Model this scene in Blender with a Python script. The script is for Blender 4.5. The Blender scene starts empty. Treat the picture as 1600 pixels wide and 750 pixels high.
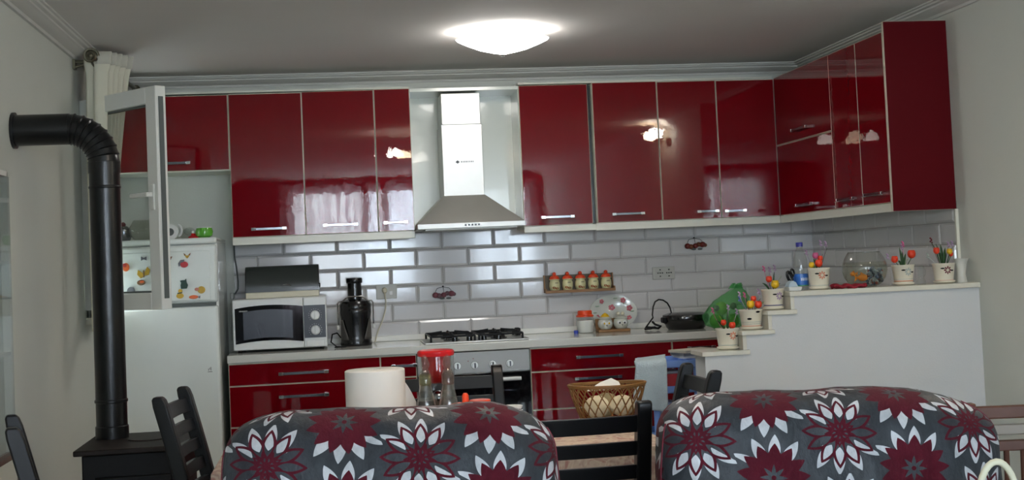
import bpy, bmesh, math, random
from mathutils import Vector, Matrix
R = math.radians
random.seed(7)
sc = bpy.context.scene
COL = sc.collection

# ------------------------------------------------------------------ camera, sky, exposure
cam_d = bpy.data.cameras.new('camera')
cam_d.sensor_fit = 'HORIZONTAL'
cam_d.sensor_width = 36.0
cam_d.lens = 36.0 * 2097.0 / 1600.0
cam_d.shift_y = -60.6 / 1600.0
cam_d.clip_start = 0.02
cam = bpy.data.objects.new('camera', cam_d)
COL.objects.link(cam)
_yaw, _pitch, _roll = 0.1366, 0.044, -0.0439
_fwd = Vector((math.sin(_yaw) * math.cos(_pitch), math.cos(_yaw) * math.cos(_pitch), math.sin(_pitch)))
_rt = Vector((math.cos(_yaw), -math.sin(_yaw), 0))
_up = _rt.cross(_fwd)
_r2 = math.cos(_roll) * _rt + math.sin(_roll) * _up
_u2 = -math.sin(_roll) * _rt + math.cos(_roll) * _up
_m = Matrix((_r2, _u2, -_fwd)).transposed().to_4x4()
_m.translation = Vector((0.375, -7.789, 1.3135))
cam.matrix_world = _m
sc.camera = cam

world = bpy.data.worlds.new('world')
sc.world = world
world.use_nodes = True
_bg = world.node_tree.nodes['Background']
_bg.inputs[0].default_value = (0.80, 0.92, 1.0, 1)
_bg.inputs[1].default_value = 30.0

LAMP = 16.0          # radiance of the ceiling lamp's glass
CHAND = 20.0         # radiance of the chandelier's glass shades
SCONCE = 42.0

sc.view_settings.view_transform = 'Standard'
sc.view_settings.look = 'None'
sc.view_settings.exposure = 0.27
sc.view_settings.gamma = 1.0
sc.view_settings.use_curve_mapping = False

def portal(name, loc, rot, sx, sy):
    l = bpy.data.lights.new(name, 'AREA')
    l.shape = 'RECTANGLE'; l.size = sx; l.size_y = sy
    l.cycles.is_portal = True
    o = bpy.data.objects.new(name, l); COL.objects.link(o)
    o.location = loc; o.rotation_euler = rot
    return o
portal('portal_window', (0.7, -9.66, 1.6), (R(90), 0, 0), 1.6, 1.4)
portal('portal_window', (2.65, -9.66, 1.6), (R(90), 0, 0), 0.9, 1.4)  # sky sampling at the added narrow window
portal('portal_window', (-0.90, -0.625, 1.65), (0, R(-90), 0), 1.06, 0.66)

# ------------------------------------------------------------------ materials
def srgb(h):
    h = h.lstrip('#')
    c = [int(h[i:i+2], 16) / 255 for i in (0, 2, 4)]
    return tuple(x / 12.92 if x <= 0.04045 else ((x + 0.055) / 1.055) ** 2.4 for x in c) + (1,)
_cache = {}
def mat(name, hexc, rough=0.5, metal=0.0, coat=0.0, var=0.04, scale=14.0, bump=0.0, bscale=60.0, spec=0.5, trans=0.0, coat_rough=0.03, aniso=None):
    if name in _cache: return _cache[name]
    m = bpy.data.materials.new(name); m.use_nodes = True
    nt = m.node_tree; b = nt.nodes['Principled BSDF']
    c = srgb(hexc)
    tc = nt.nodes.new('ShaderNodeTexCoord')
    nz = nt.nodes.new('ShaderNodeTexNoise'); nz.inputs['Scale'].default_value = scale; nz.inputs['Detail'].default_value = 3
    nt.links.new(tc.outputs['Object'], nz.inputs['Vector'])
    mx = nt.nodes.new('ShaderNodeMix'); mx.data_type = 'RGBA'
    mx.inputs[6].default_value = tuple(x * (1 - var) for x in c[:3]) + (1,)
    mx.inputs[7].default_value = tuple(min(1, x * (1 + var)) for x in c[:3]) + (1,)
    nt.links.new(nz.outputs['Fac'], mx.inputs[0])
    nt.links.new(mx.outputs[2], b.inputs['Base Color'])
    b.inputs['Roughness'].default_value = rough
    b.inputs['Metallic'].default_value = metal
    b.inputs['Coat Weight'].default_value = coat
    b.inputs['Coat Roughness'].default_value = coat_rough
    b.inputs['Specular IOR Level'].default_value = spec
    if trans: b.inputs['Transmission Weight'].default_value = trans
    if bump:
        n2 = nt.nodes.new('ShaderNodeTexNoise'); n2.inputs['Scale'].default_value = bscale
        mp = nt.nodes.new('ShaderNodeMapping')
        nt.links.new(tc.outputs['Object'], mp.inputs[0])
        if aniso: mp.inputs['Scale'].default_value = aniso
        nt.links.new(mp.outputs[0], n2.inputs['Vector'])
        bp = nt.nodes.new('ShaderNodeBump'); bp.inputs['Strength'].default_value = bump; bp.inputs['Distance'].default_value = 0.01
        nt.links.new(n2.outputs['Fac'], bp.inputs['Height'])
        nt.links.new(bp.outputs[0], b.inputs['Normal'])
        if coat: nt.links.new(bp.outputs[0], b.inputs['Coat Normal'])
    _cache[name] = m
    return m
def glass(name, tint, ior=1.5, rough=0.01, body=0.0, bodycol=(1, 1, 1, 1), stripes=0):
    """thin clear pane or vessel wall: light passes, the rim and the surface reflect"""
    if name in _cache: return _cache[name]
    m = bpy.data.materials.new(name); m.use_nodes = True
    nt = m.node_tree; nt.nodes.remove(nt.nodes['Principled BSDF'])
    out = nt.nodes['Material Output']
    t = nt.nodes.new('ShaderNodeBsdfTransparent'); t.inputs[0].default_value = tint
    g = nt.nodes.new('ShaderNodeBsdfGlossy'); g.inputs['Roughness'].default_value = rough
    f = nt.nodes.new('ShaderNodeFresnel'); f.inputs[0].default_value = ior
    s = nt.nodes.new('ShaderNodeMixShader')
    ge = nt.nodes.new('ShaderNodeNewGeometry')
    mr = nt.nodes.new('ShaderNodeMapRange'); mr.inputs['To Min'].default_value = ior; mr.inputs['To Max'].default_value = 1.0 / ior
    nt.links.new(ge.outputs['Backfacing'], mr.inputs['Value']); nt.links.new(mr.outputs[0], f.inputs[0])
    nt.links.new(f.outputs[0], s.inputs[0]); nt.links.new(g.outputs[0], s.inputs[2])
    if body:
        d = nt.nodes.new('ShaderNodeBsdfDiffuse'); d.inputs[0].default_value = bodycol
        tl = nt.nodes.new('ShaderNodeBsdfTranslucent'); tl.inputs[0].default_value = bodycol
        a = nt.nodes.new('ShaderNodeAddShader')
        dm = nt.nodes.new('ShaderNodeMixShader'); dm.inputs[0].default_value = 0.5
        nt.links.new(d.outputs[0], dm.inputs[1]); nt.links.new(tl.outputs[0], dm.inputs[2])
        s2 = nt.nodes.new('ShaderNodeMixShader'); s2.inputs[0].default_value = body
        nt.links.new(t.outputs[0], s2.inputs[1]); nt.links.new(dm.outputs[0], s2.inputs[2])
        nt.links.new(s2.outputs[0], s.inputs[1])
        nt.nodes.remove(a)
    else:
        nt.links.new(t.outputs[0], s.inputs[1])
    if stripes:
        tc = nt.nodes.new('ShaderNodeTexCoord'); mp = nt.nodes.new('ShaderNodeMapping'); mp.inputs['Scale'].default_value = (stripes, 0.0, 0.5)
        nz = nt.nodes.new('ShaderNodeTexNoise'); nz.inputs['Scale'].default_value = 1.0; nz.inputs['Detail'].default_value = 4
        rg = nt.nodes.new('ShaderNodeMapRange'); rg.inputs['From Min'].default_value = .35; rg.inputs['From Max'].default_value = .65
        rg.inputs['To Min'].default_value = max(0, body - .35); rg.inputs['To Max'].default_value = min(1, body + .35)
        nt.links.new(tc.outputs['Object'], mp.inputs[0]); nt.links.new(mp.outputs[0], nz.inputs['Vector'])
        nt.links.new(nz.outputs['Fac'], rg.inputs['Value']); nt.links.new(rg.outputs[0], s2.inputs[0])
    nt.links.new(s.outputs[0], out.inputs[0])
    _cache[name] = m
    return m
def emit(name, col, strength):
    m = bpy.data.materials.new(name); m.use_nodes = True
    b = m.node_tree.nodes['Principled BSDF']
    b.inputs['Base Color'].default_value = col
    b.inputs['Emission Color'].default_value = col
    b.inputs['Emission Strength'].default_value = strength
    b.inputs['Roughness'].default_value = 0.2
    return m

M_WALL = mat('wall_paint', '#d0d3ca', 0.75, var=0.03, scale=3, bump=0.05, bscale=90)
M_CEIL = mat('ceiling_paint', '#dcdad6', 0.85, var=0.03, scale=2)
M_TRIM = mat('plaster_trim', '#cfcfc9', 0.6, var=0.02)
M_HALF = mat('half_wall_paint', '#c9cbcb', 0.7, var=0.02, scale=5, bump=0.08, bscale=120)
M_GROUT = mat('tile_grout', '#85847e', 0.8)
M_TILE = mat('tile_glaze', '#cbcac9', 0.12, coat=0.3, var=0.02, scale=4)
M_MARBLE = mat('cream_marble', '#d3d0c2', 0.3, var=0.08, scale=22)
M_FLOOR = mat('floor_tile', '#9d9a93', 0.3, var=0.08, scale=6)
M_RED = mat('red_gloss_lacquer', '#720511', 0.30, coat=1.0, var=0.02, scale=2, bump=0.010, bscale=26, coat_rough=0.012, spec=0.0)
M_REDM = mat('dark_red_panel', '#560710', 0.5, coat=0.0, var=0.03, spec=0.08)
M_EDGE = mat('cream_edge_band', '#cfc3b0', 0.5)
M_CARC = mat('cream_laminate', '#dadacb', 0.28, var=0.02)
M_NICHE = mat('white_gloss_board', '#e6ebe2', 0.16, coat=0.25, var=0.02)
M_CHROME = mat('chrome', '#d8d8d8', 0.08, 1.0, var=0.02)
M_DCHROME = mat('dark_chrome', '#85868c', 0.16, 1.0, var=0.05)
M_STEEL = mat('brushed_steel', '#c9c9c4', 0.42, 1.0, var=0.04, bump=0.05, bscale=30, aniso=(1, 1, 40))
M_STEELD = mat('satin_steel', '#c2c2bc', 0.5, 1.0, var=0.04, bump=0.05, bscale=30, aniso=(1, 1, 40))
M_BLACK = mat('black_plastic', '#0b0b0d', 0.25, coat=0.3)
M_BLACKG = mat('black_glass', '#07080b', 0.05, coat=1.0)
M_IRON = mat('black_iron', '#0c0c0d', 0.45, var=0.2, bump=0.05, spec=0.2)
M_PIPE = mat('black_enamel_pipe', '#090b0d', 0.3, coat=0.25, spec=0.35, var=0.1, coat_rough=0.2)
M_STOVE = mat('rusty_black_iron', '#1d1511', 0.55, var=0.35, scale=30, bump=0.1, spec=0.25)
M_WORK = mat('speckled_white_worktop', '#d3d4cc', 0.16, coat=0.3, var=0.07, scale=180, coat_rough=0.06)
M_WHITE = mat('white_plastic', '#dcdedb', 0.3, var=0.02)
M_FRIDGE = mat('fridge_enamel', '#e4eae5', 0.28, coat=0.7, var=0.02)
M_GASKET = mat('grey_gasket', '#5c625f', 0.6)
M_SASH = mat('white_upvc', '#ebebe3', 0.35, var=0.02)
M_GLASS = glass('clear_glass', (0.93, 0.95, 0.94, 1))
M_CUT = glass('cut_glass', (0.92, 0.93, 0.91, 1), ior=1.6, rough=.03, body=0.035, bodycol=(.8, .8, .78, 1))
M_PANE = glass('window_pane', (0.82, 0.84, 0.84, 1), ior=1.3)
M_CURT = mat('cream_curtain_cloth', '#d8d5c0', 0.85, var=0.05, scale=8)
M_SHEER = glass('sheer_voile', (0.92, 0.90, 1.0, 1), ior=1.02, rough=0.6, body=0.45, bodycol=(0.85, 0.85, 0.88, 1), stripes=24)
M_NET = glass('heavier_voile', (0.9, 0.88, 0.88, 1), ior=1.02, rough=0.6, body=0.68, bodycol=(0.7, 0.6, 0.66, 1), stripes=18)
M_BRONZE = mat('dull_bronze', '#75715f', 0.35, 0.9, var=0.1)
M_CHAIR = mat('black_lacquered_wood', '#08090b', 0.34, coat=0.1, var=0.15, scale=30, coat_rough=0.2, spec=0.3)
M_WOOD = mat('brown_wood', '#573121', 0.4, coat=0.2, var=0.2, scale=9)
M_TAN = mat('honey_wood', '#8a6234', 0.45, var=0.2, scale=20)
M_PAPER = mat('white_paper', '#e8e6e0', 0.9, var=0.02)
M_ORANGE = mat('orange_plastic', '#e0461c', 0.3, var=0.03)
M_REDPL = mat('red_plastic', '#c8171d', 0.3, var=0.03)
M_BLUE = mat('light_blue_plastic', '#7b9fe0', 0.35, var=0.04)
M_DBLUE = mat('blue_plastic', '#2a3fa8', 0.35)
M_TOWEL = mat('pale_towel', '#c4d2d6', 0.95, var=0.06, bump=0.6, bscale=160)
M_POT = mat('cream_ceramic', '#e0d9c4', 0.3, coat=0.3, var=0.04)
M_GREEN = mat('leaf_green', '#23481c', 0.5, var=0.2, scale=40)
M_LGREEN = mat('fresh_green', '#6f9a2b', 0.5, var=0.2, scale=30)
M_YEL = mat('yellow_petal', '#e0b416', 0.5, var=0.1)
M_ORP = mat('orange_red_petal', '#dd3a14', 0.5, var=0.1)
M_PINK = mat('pink_petal', '#c65a86', 0.5, var=0.1)
M_LILAC = mat('lilac_petal', '#a58aa6', 0.6, var=0.1)
M_MAR = mat('maroon_paint', '#6a1824', 0.4)
M_SALM = mat('salmon_paint', '#d58868', 0.4)
M_GREYB = mat('grey_blue_paint', '#a8b3ac', 0.4)
M_NAVY = mat('navy_paint', '#3c3f78', 0.4)
M_CREAMPL = mat('cream_plastic', '#cfcab2', 0.4, var=0.03)
M_SOCK = mat('socket_plastic', '#b6b6ae', 0.35)
M_WICK = mat('brown_wicker', '#7d5628', 0.5, var=0.2, scale=60)

# ------------------------------------------------------------------ mesh building
class MB:
    def __init__(s):
        s.v = []; s.f = []; s.mi = []; s.uv = None
    def add(s, vs, fs, mi=0):
        n = len(s.v); s.v += [tuple(p) for p in vs]
        s.f += [tuple(i + n for i in q) for q in fs]; s.mi += [mi] * len(fs)
        return s
    def box(s, x0, x1, y0, y1, z0, z1, mi=0):
        vs = [(x, y, z) for z in (z0, z1) for y in (y0, y1) for x in (x0, x1)]
        return s.add(vs, [(0, 2, 3, 1), (4, 5, 7, 6), (0, 1, 5, 4), (2, 6, 7, 3), (0, 4, 6, 2), (1, 3, 7, 5)], mi)
    def hexa(s, lo, hi, mi=0):
        """lo, hi: four corners each, same winding"""
        return s.add(list(lo) + list(hi), [(3, 2, 1, 0), (4, 5, 6, 7), (0, 1, 5, 4), (1, 2, 6, 5), (2, 3, 7, 6), (3, 0, 4, 7)], mi)
    def frustum(s, a, b, mi=0):
        (x0, x1, y0, y1, z0), (X0, X1, Y0, Y1, z1) = a, b
        return s.hexa([(x0, y0, z0), (x1, y0, z0), (x1, y1, z0), (x0, y1, z0)], [(X0, Y0, z1), (X1, Y0, z1), (X1, Y1, z1), (X0, Y1, z1)], mi)
    def lathe(s, prof, c=(0, 0, 0), n=24, mi=0, sx=1.0, sy=1.0, cap0=True, cap1=True):
        vs = []
        for r, z in prof:
            for k in range(n):
                a = 2 * math.pi * k / n
                vs.append((c[0] + r * sx * math.cos(a), c[1] + r * sy * math.sin(a), c[2] + z))
        fs = []
        for i in range(len(prof) - 1):
            for k in range(n):
                k2 = (k + 1) % n
                fs.append((i * n + k, i * n + k2, (i + 1) * n + k2, (i + 1) * n + k))
        if cap0: fs.append(tuple(reversed(range(n))))
        if cap1: fs.append(tuple((len(prof) - 1) * n + k for k in range(n)))
        return s.add(vs, fs, mi)
    def tube(s, pts, r, n=8, closed=False, mi=0, caps=True):
        pts = [Vector(p) for p in pts]; N = len(pts); vs = []
        rs = r if isinstance(r, (list, tuple)) else [r] * N
        ref = None
        for i, p in enumerate(pts):
            a = pts[(i - 1) % N] if (closed or i > 0) else p
            b = pts[(i + 1) % N] if (closed or i < N - 1) else p
            t = (b - a).normalized()
            if ref is None:
                ref = Vector((0, 0, 1)) if abs(t.z) < 0.9 else Vector((1, 0, 0))
            u = (ref - t * ref.dot(t))
            if u.length < 1e-5: u = t.orthogonal()
            u.normalize(); w = t.cross(u); ref = u
            for k in range(n):
                an = 2 * math.pi * k / n
                vs.append(p + (u * math.cos(an) + w * math.sin(an)) * rs[i])
        fs = []
        for i in range(N if closed else N - 1):
            j = (i + 1) % N
            for k in range(n):
                k2 = (k + 1) % n
                fs.append((i * n + k, i * n + k2, j * n + k2, j * n + k))
        if caps and not closed:
            fs.append(tuple(reversed(range(n)))); fs.append(tuple((N - 1) * n + k for k in range(n)))
        return s.add(vs, fs, mi)
    def ball(s, c, rx, ry=None, rz=None, nu=14, nv=9, mi=0):
        ry = rx if ry is None else ry; rz = rx if rz is None else rz
        prof = []
        vs = [(c[0], c[1], c[2] - rz)]
        for i in range(1, nv):
            a = -math.pi / 2 + math.pi * i / nv
            for k in range(nu):
                b = 2 * math.pi * k / nu
                vs.append((c[0] + rx * math.cos(a) * math.cos(b), c[1] + ry * math.cos(a) * math.sin(b), c[2] + rz * math.sin(a)))
        vs.append((c[0], c[1], c[2] + rz))
        fs = []
        for k in range(nu):
            fs.append((0, 1 + (k + 1) % nu, 1 + k))
        for i in range(nv - 2):
            for k in range(nu):
                k2 = (k + 1) % nu
                fs.append((1 + i * nu + k, 1 + i * nu + k2, 1 + (i + 1) * nu + k2, 1 + (i + 1) * nu + k))
        L = len(vs) - 1; o = 1 + (nv - 2) * nu
        for k in range(nu): fs.append((o + k, o + (k + 1) % nu, L))
        return s.add(vs, fs, mi)
    def prism(s, poly, axis, a, b, mi=0):
        def P(p, t):
            if axis == 'x': return (t, p[0], p[1])
            if axis == 'y': return (p[0], t, p[1])
            return (p[0], p[1], t)
        n = len(poly)
        vs = [P(p, a) for p in poly] + [P(p, b) for p in poly]
        fs = [tuple(range(n)), tuple(reversed(range(n, 2 * n)))]
        for k in range(n): fs.append((k, n + k, n + (k + 1) % n, (k + 1) % n))
        return s.add(vs, fs, mi)
    def grid(s, fn, nu, nv, mi=0, closed_u=False):
        vs = [fn(i / (nu if closed_u else nu - 1), j / (nv - 1)) for j in range(nv) for i in range(nu)]
        fs = []
        for j in range(nv - 1):
            for i in range(nu if closed_u else nu - 1):
                i2 = (i + 1) % nu
                fs.append((j * nu + i, j * nu + i2, (j + 1) * nu + i2, (j + 1) * nu + i))
        return s.add(vs, fs, mi)

def rootloc(o):
    while o.parent: o = o.parent
    return o.location
def obj(name, mb, mats, parent=None, local=False, smooth=True, bevel=0.0, solid=0.0, recalc=True, angle=38, sub=0):
    """link one mesh; vertices are given in world space unless local"""
    me = bpy.data.meshes.new(name)
    off = Vector((0, 0, 0)) if (local or parent is None) else rootloc(parent)
    if off.length: vs = [(p[0] - off.x, p[1] - off.y, p[2] - off.z) for p in mb.v]
    else: vs = mb.v
    me.from_pydata(vs, [], mb.f)
    for m in (mats if isinstance(mats, (list, tuple)) else [mats]): me.materials.append(m)
    me.polygons.foreach_set('material_index', mb.mi)
    if mb.uv is not None:
        uvl = me.uv_layers.new(name='pattern')
        li = [0] * len(me.loops); me.loops.foreach_get('vertex_index', li)
        flat = []
        for i in li: flat += mb.uv[i]
        uvl.data.foreach_set('uv', flat)
    if recalc:
        bm = bmesh.new(); bm.from_mesh(me)
        bmesh.ops.recalc_face_normals(bm, faces=bm.faces)
        bm.to_mesh(me); bm.free()
    me.update()
    if smooth:
        me.shade_smooth()
        if angle < 180: me.set_sharp_from_angle(angle=R(angle))
    o = bpy.data.objects.new(name, me); COL.objects.link(o)
    if parent is not None: o.parent = parent
    if solid:
        md = o.modifiers.new('solid', 'SOLIDIFY'); md.thickness = solid; md.offset = 0
    if bevel:
        md = o.modifiers.new('bevel', 'BEVEL'); md.width = bevel; md.segments = 2; md.limit_method = 'ANGLE'; md.angle_limit = R(40)
    if sub:
        md = o.modifiers.new('sub', 'SUBSURF'); md.levels = sub; md.render_levels = sub
    return o
def tag(o, label, cat, group=None, kind=None):
    o['label'] = label; o['category'] = cat
    if group: o['group'] = group
    if kind: o['kind'] = kind
    return o
def thing(name, label, cat, loc=(0, 0, 0), rotz=0.0, group=None):
    o = bpy.data.objects.new(name, None); COL.objects.link(o)
    o.empty_display_size = 0.1
    o.location = loc; o.rotation_euler = (0, 0, rotz)
    return tag(o, label, cat, group)
def struct(name, mb, m, **k):
    o = obj(name, mb, m, **k); o['kind'] = 'structure'; return o
def dup(root, loc, rotz=0.0, label=None):
    r = root.copy(); COL.objects.link(r); r.location = loc; r.rotation_euler = (0, 0, rotz)
    if label: r['label'] = label
    for ch in list(root.children):
        c = ch.copy(); COL.objects.link(c); c.parent = r
        for g in list(ch.children):
            d = g.copy(); COL.objects.link(d); d.parent = c
    return r
def B(*a): return MB().box(*a)

# ------------------------------------------------------------------ the room
XL, XR, ZC, YF = -0.815, 3.272, 2.43, -9.6
struct('floor', B(XL - .1, XR + .1, YF - .1, .1, -.1, 0), M_FLOOR)
struct('ceiling', B(XL - .1, XR + .1, YF - .1, .1, ZC, ZC + .1), M_CEIL)
wall_back = struct('wall_back', B(XL - .1, XR + .1, 0.0, .1, 0, ZC), [M_WALL], smooth=False)
wall_right = struct('wall_right', B(XR, XR + .1, YF - .1, 0, 0, ZC), M_WALL, smooth=False)
WY0, WY1, WZ0, WZ1 = -0.955, -0.295, 1.12, 2.18
w = MB()
w.box(XL - .1, XL, YF - .1, WY0, 0, ZC); w.box(XL - .1, XL, WY1, 0, 0, ZC)
w.box(XL - .1, XL, WY0, WY1, 0, WZ0); w.box(XL - .1, XL, WY0, WY1, WZ1, ZC)
struct('wall_left', w, M_WALL, smooth=False)
w = MB()
fx = [(-.1, 1.5), (2.2, 3.1)]  # the narrow second opening is added to bring in more daylight
w.box(XL, -.1, YF - .1, YF, 0, ZC); w.box(1.5, 2.2, YF - .1, YF, 0, ZC); w.box(3.1, XR, YF - .1, YF, 0, ZC)
for a, b in fx:
    w.box(a, b, YF - .1, YF, 0, .9); w.box(a, b, YF - .1, YF, 2.3, ZC)
struct('wall_front', w, mat('slate_wallpaper', '#56575a', .8, var=.1, scale=9), smooth=False)

# cornices: stepped plaster moulding between wall and ceiling
def cornice(name, fn):
    prof = [(0, 2.372), (.014, 2.372), (.018, 2.384), (.03, 2.386), (.052, 2.398), (.068, 2.404), (.07, 2.411), (.086, 2.414), (.09, 2.421), (.10, 2.423), (.10, 2.43), (0, 2.43)]
    n = len(prof); vs = []
    for t in (0, 1):
        for d, z in prof: vs.append(fn(d, z, t))
    fs = [tuple(range(n)), tuple(reversed(range(n, 2 * n)))] + [(k, n + k, n + (k + 1) % n, (k + 1) % n) for k in range(n)]
    struct(name, MB().add(vs, fs), M_TRIM, angle=20)
cornice('trim_1', lambda d, z, t: ((XL + d, XR - d)[t], -d, z))
cornice('trim_2', lambda d, z, t: (XL + d, (-d, YF)[t], z))
cornice('trim_3', lambda d, z, t: (XR - d, (-d, YF)[t], z))

# tiles: bevelled metro tiles standing proud of the grout bed
TX0, TW, HT, ZE = 0.7197, 0.302, 0.1028, 0.9896
def tile_mesh(L, H, cut0=False, cut1=False):
    e, bz = .0012, .011
    a0 = e if cut0 else bz; a1 = e if cut1 else bz
    o = [(0, 0), (L, 0), (L, H), (0, H)]
    i = [(a0, bz), (L - a1, bz), (L - a1, H - bz), (a0, H - bz)]
    vs = [(x, 0, z) for x, z in o] + [(x, -.0035, z) for x, z in o] + [(x, -.0085, z) for x, z in i]
    fs = []
    for k in range(4):
        j = (k + 1) % 4
        fs += [(k, j, 4 + j, 4 + k), (4 + k, 4 + j, 8 + j, 8 + k)]
    fs.append((8, 9, 10, 11))
    return MB().add(vs, fs)
_tm = {}
def tile(parent, L, cut0, cut1):
    key = (round(L, 3), cut0, cut1)
    if key in _tm:
        o = _tm[key].copy(); COL.objects.link(o); o.parent = parent; return o
    o = obj('tile', tile_mesh(L, HT - .002, cut0, cut1), M_TILE, parent=parent, local=True, smooth=False)
    _tm[key] = o
    return o
obj('grout_bed', B(-.165, XR, -.004, 0, .885, 1.52), M_GROUT, parent=wall_back)
for k in range(1, 7):
    z = ZE + (5 - k) * HT + .001
    off = 0.5 if k % 2 == 0 else 0.0
    for i in range(-5, 11):
        a, b = TX0 + (i + off) * TW + .001, TX0 + (i + 1 + off) * TW - .001
        c0, c1 = a < -.165, b > XR - .002
        a, b = max(a, -.165), min(b, XR - .002)
        if b - a < .02: continue
        o = tile(wall_back, b - a, c0, c1)
        o.location = (a, -.004, z)
YE = -1.885
obj('grout_bed', B(XR - .004, XR, YE, -.004, .885, 1.50), M_GROUT, parent=wall_right)
obj('tile_trim', B(XR - .014, XR, YE - .012, YE, .885, 1.462), M_CARC, parent=wall_right)
for k in range(1, 7):
    z = ZE + (5 - k) * HT + .001
    off = 0.5 if k % 2 == 0 else 0.0
    for i in range(-1, 7):
        a, b = (i + off) * TW + .06, (i + 1 + off) * TW + .058
        c0, c1 = a < .005, b > -YE
        a, b = max(a, .005), min(b, -YE)
        if b - a < .02: continue
        o = tile(wall_right, b - a, c0, c1)
        o.location = (XR - .004, -a, z); o.rotation_euler = (0, 0, R(-90))

# windows behind the camera, the narrow one added for light, with voile curtains
for n, (a, b) in enumerate(fx):
    root = bpy.data.objects.new('window_%d' % (n + 2), None); COL.objects.link(root); root['kind'] = 'structure'
    root.location = ((a + b) / 2, YF, .9)
    f = MB()
    for x0, x1 in ((a, a + .06), (b - .06, b), ((a + b) / 2 - .04, (a + b) / 2 + .04)): f.box(x0, x1, YF - .08, YF - .02, .9, 2.3)
    f.box(a, b, YF - .08, YF - .02, .9, .96); f.box(a, b, YF - .08, YF - .02, 2.24, 2.3)
    obj('window_frame', f, M_SASH, parent=root)
    obj('pane', B(a + .05, b - .05, YF - .055, YF - .05, .95, 2.25), M_GLASS, parent=root)
def sheer(x0, x1, z0, z1, waves, m, label):
    g = MB().grid(lambda u, v: (x0 + u * (x1 - x0), YF + .10 + .025 * math.sin(u * waves * 2 * math.pi) * (0.5 + .5 * (1 - v)) + .008 * math.sin(u * 37), z0 + v * (z1 - z0)), int(waves * 10), 6)
    tag(obj('voile_curtain', g, m, recalc=False, angle=180), label, 'curtain', 'voile curtains at the windows behind the camera')
sheer(-.2, .66, .2, 2.34, 9, M_NET, 'heavier rose tinted voile curtain drawn across half of the wide window behind the camera')
sheer(.70, 1.56, .2, 2.34, 9, M_SHEER, 'thin white voile curtain over the other half of the wide window behind the camera')
sheer(2.1, 3.2, .2, 2.34, 12, M_SHEER, 'thin white voile curtain over the narrow window added for light behind the camera')

# ------------------------------------------------------------------ left window with its open casement
root = bpy.data.objects.new('window_1', None); COL.objects.link(root); root['kind'] = 'structure'
root.location = (XL, -.625, 1.12)
f = MB()
y0, y1, z0, z1 = WY0, WY1, WZ0, WZ1
f.box(XL - .09, XL + .012, y0, y0 + .05, z0, z1); f.box(XL - .09, XL + .012, y1 - .05, y1, z0, z1)
f.box(XL - .09, XL + .012, y0, y1, z0, z0 + .05); f.box(XL - .09, XL + .012, y0, y1, z1 - .05, z1)
obj('window_frame', f, M_SASH, parent=root, bevel=.004)
obj('window_sill', B(XL - .09, XL + .06, y0 - .04, y1 + .04, z0 - .03, z0), M_MARBLE, parent=root, bevel=.004)
k = 0  # unseen shutter slats added to hold back daylight from this window
z = WZ0 + .12
while z < WZ1 - .02:
    obj('added_shutter_slat', B(XL - .098, XL - .090, y0 - .01, y1 + .01, z, z + .0385), M_CARC, parent=root, smooth=False) if k == 0 else None
    if k == 0: _sl = COL.objects[-1] if False else bpy.data.objects['added_shutter_slat']
    else:
        o = _sl.copy(); COL.objects.link(o); o.parent = root; o.location = (0, 0, k * .04)
    k += 1; z += .04
hinge = Vector((-.792, -1.0)); free = Vector((-.367, -1.50))
dirv = (free - hinge).normalized(); nrm = Vector((dirv.y, -dirv.x)); LEN = (free - hinge).length   # nrm faces the camera side
def SP(s_, w_, z): p = hinge + dirv * s_ + nrm * w_; return (p.x, p.y, z)
def sbox(m, s0, s1, w0, w1, z0, z1, mi=0):
    return m.hexa([SP(s0, w0, z0), SP(s1, w0, z0), SP(s1, w1, z0), SP(s0, w1, z0)], [SP(s0, w0, z1), SP(s1, w0, z1), SP(s1, w1, z1), SP(s0, w1, z1)], mi)
SZ0, SZ1 = 1.16, 2.186
f = MB(); fw = .082
sbox(f, 0, fw, -.028, .028, SZ0, SZ1); sbox(f, LEN - fw, LEN, -.028, .028, SZ0, SZ1)
sbox(f, fw, LEN - fw, -.028, .028, SZ0, SZ0 + .078); sbox(f, fw, LEN - fw, -.028, .028, SZ1 - .078, SZ1)
sash = obj('sash', f, M_SASH, parent=root, bevel=.004)
f = MB()
for s0, s1, a, b in ((fw, fw + .008, SZ0 + .078, SZ1 - .078), (LEN - fw - .008, LEN - fw, SZ0 + .078, SZ1 - .078), (fw, LEN - fw, SZ0 + .078, SZ0 + .086), (fw, LEN - fw, SZ1 - .086, SZ1 - .078)):
    sbox(f, s0, s1, -.012, .012, a, b)
obj('glazing_gasket', f, M_GASKET, parent=sash)
obj('pane', sbox(MB(), fw + .002, LEN - fw - .002, -.003, .003, SZ0 + .08, SZ1 - .08), M_PANE, parent=sash)
f = MB(); sbox(f, LEN, LEN + .004, -.012, .012, SZ0 + .05, SZ1 - .05); obj('lock_strip', f, M_GASKET, parent=sash)
f = MB(); sbox(f, LEN - .052, LEN - .022, .028, .038, 1.615, 1.735)
sbox(f, LEN - .047, LEN - .027, .038, .062, 1.675, 1.697); sbox(f, LEN - .17, LEN - .027, .055, .072, 1.676, 1.696)
obj('handle', f, M_SASH, parent=sash, bevel=.004)

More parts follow.
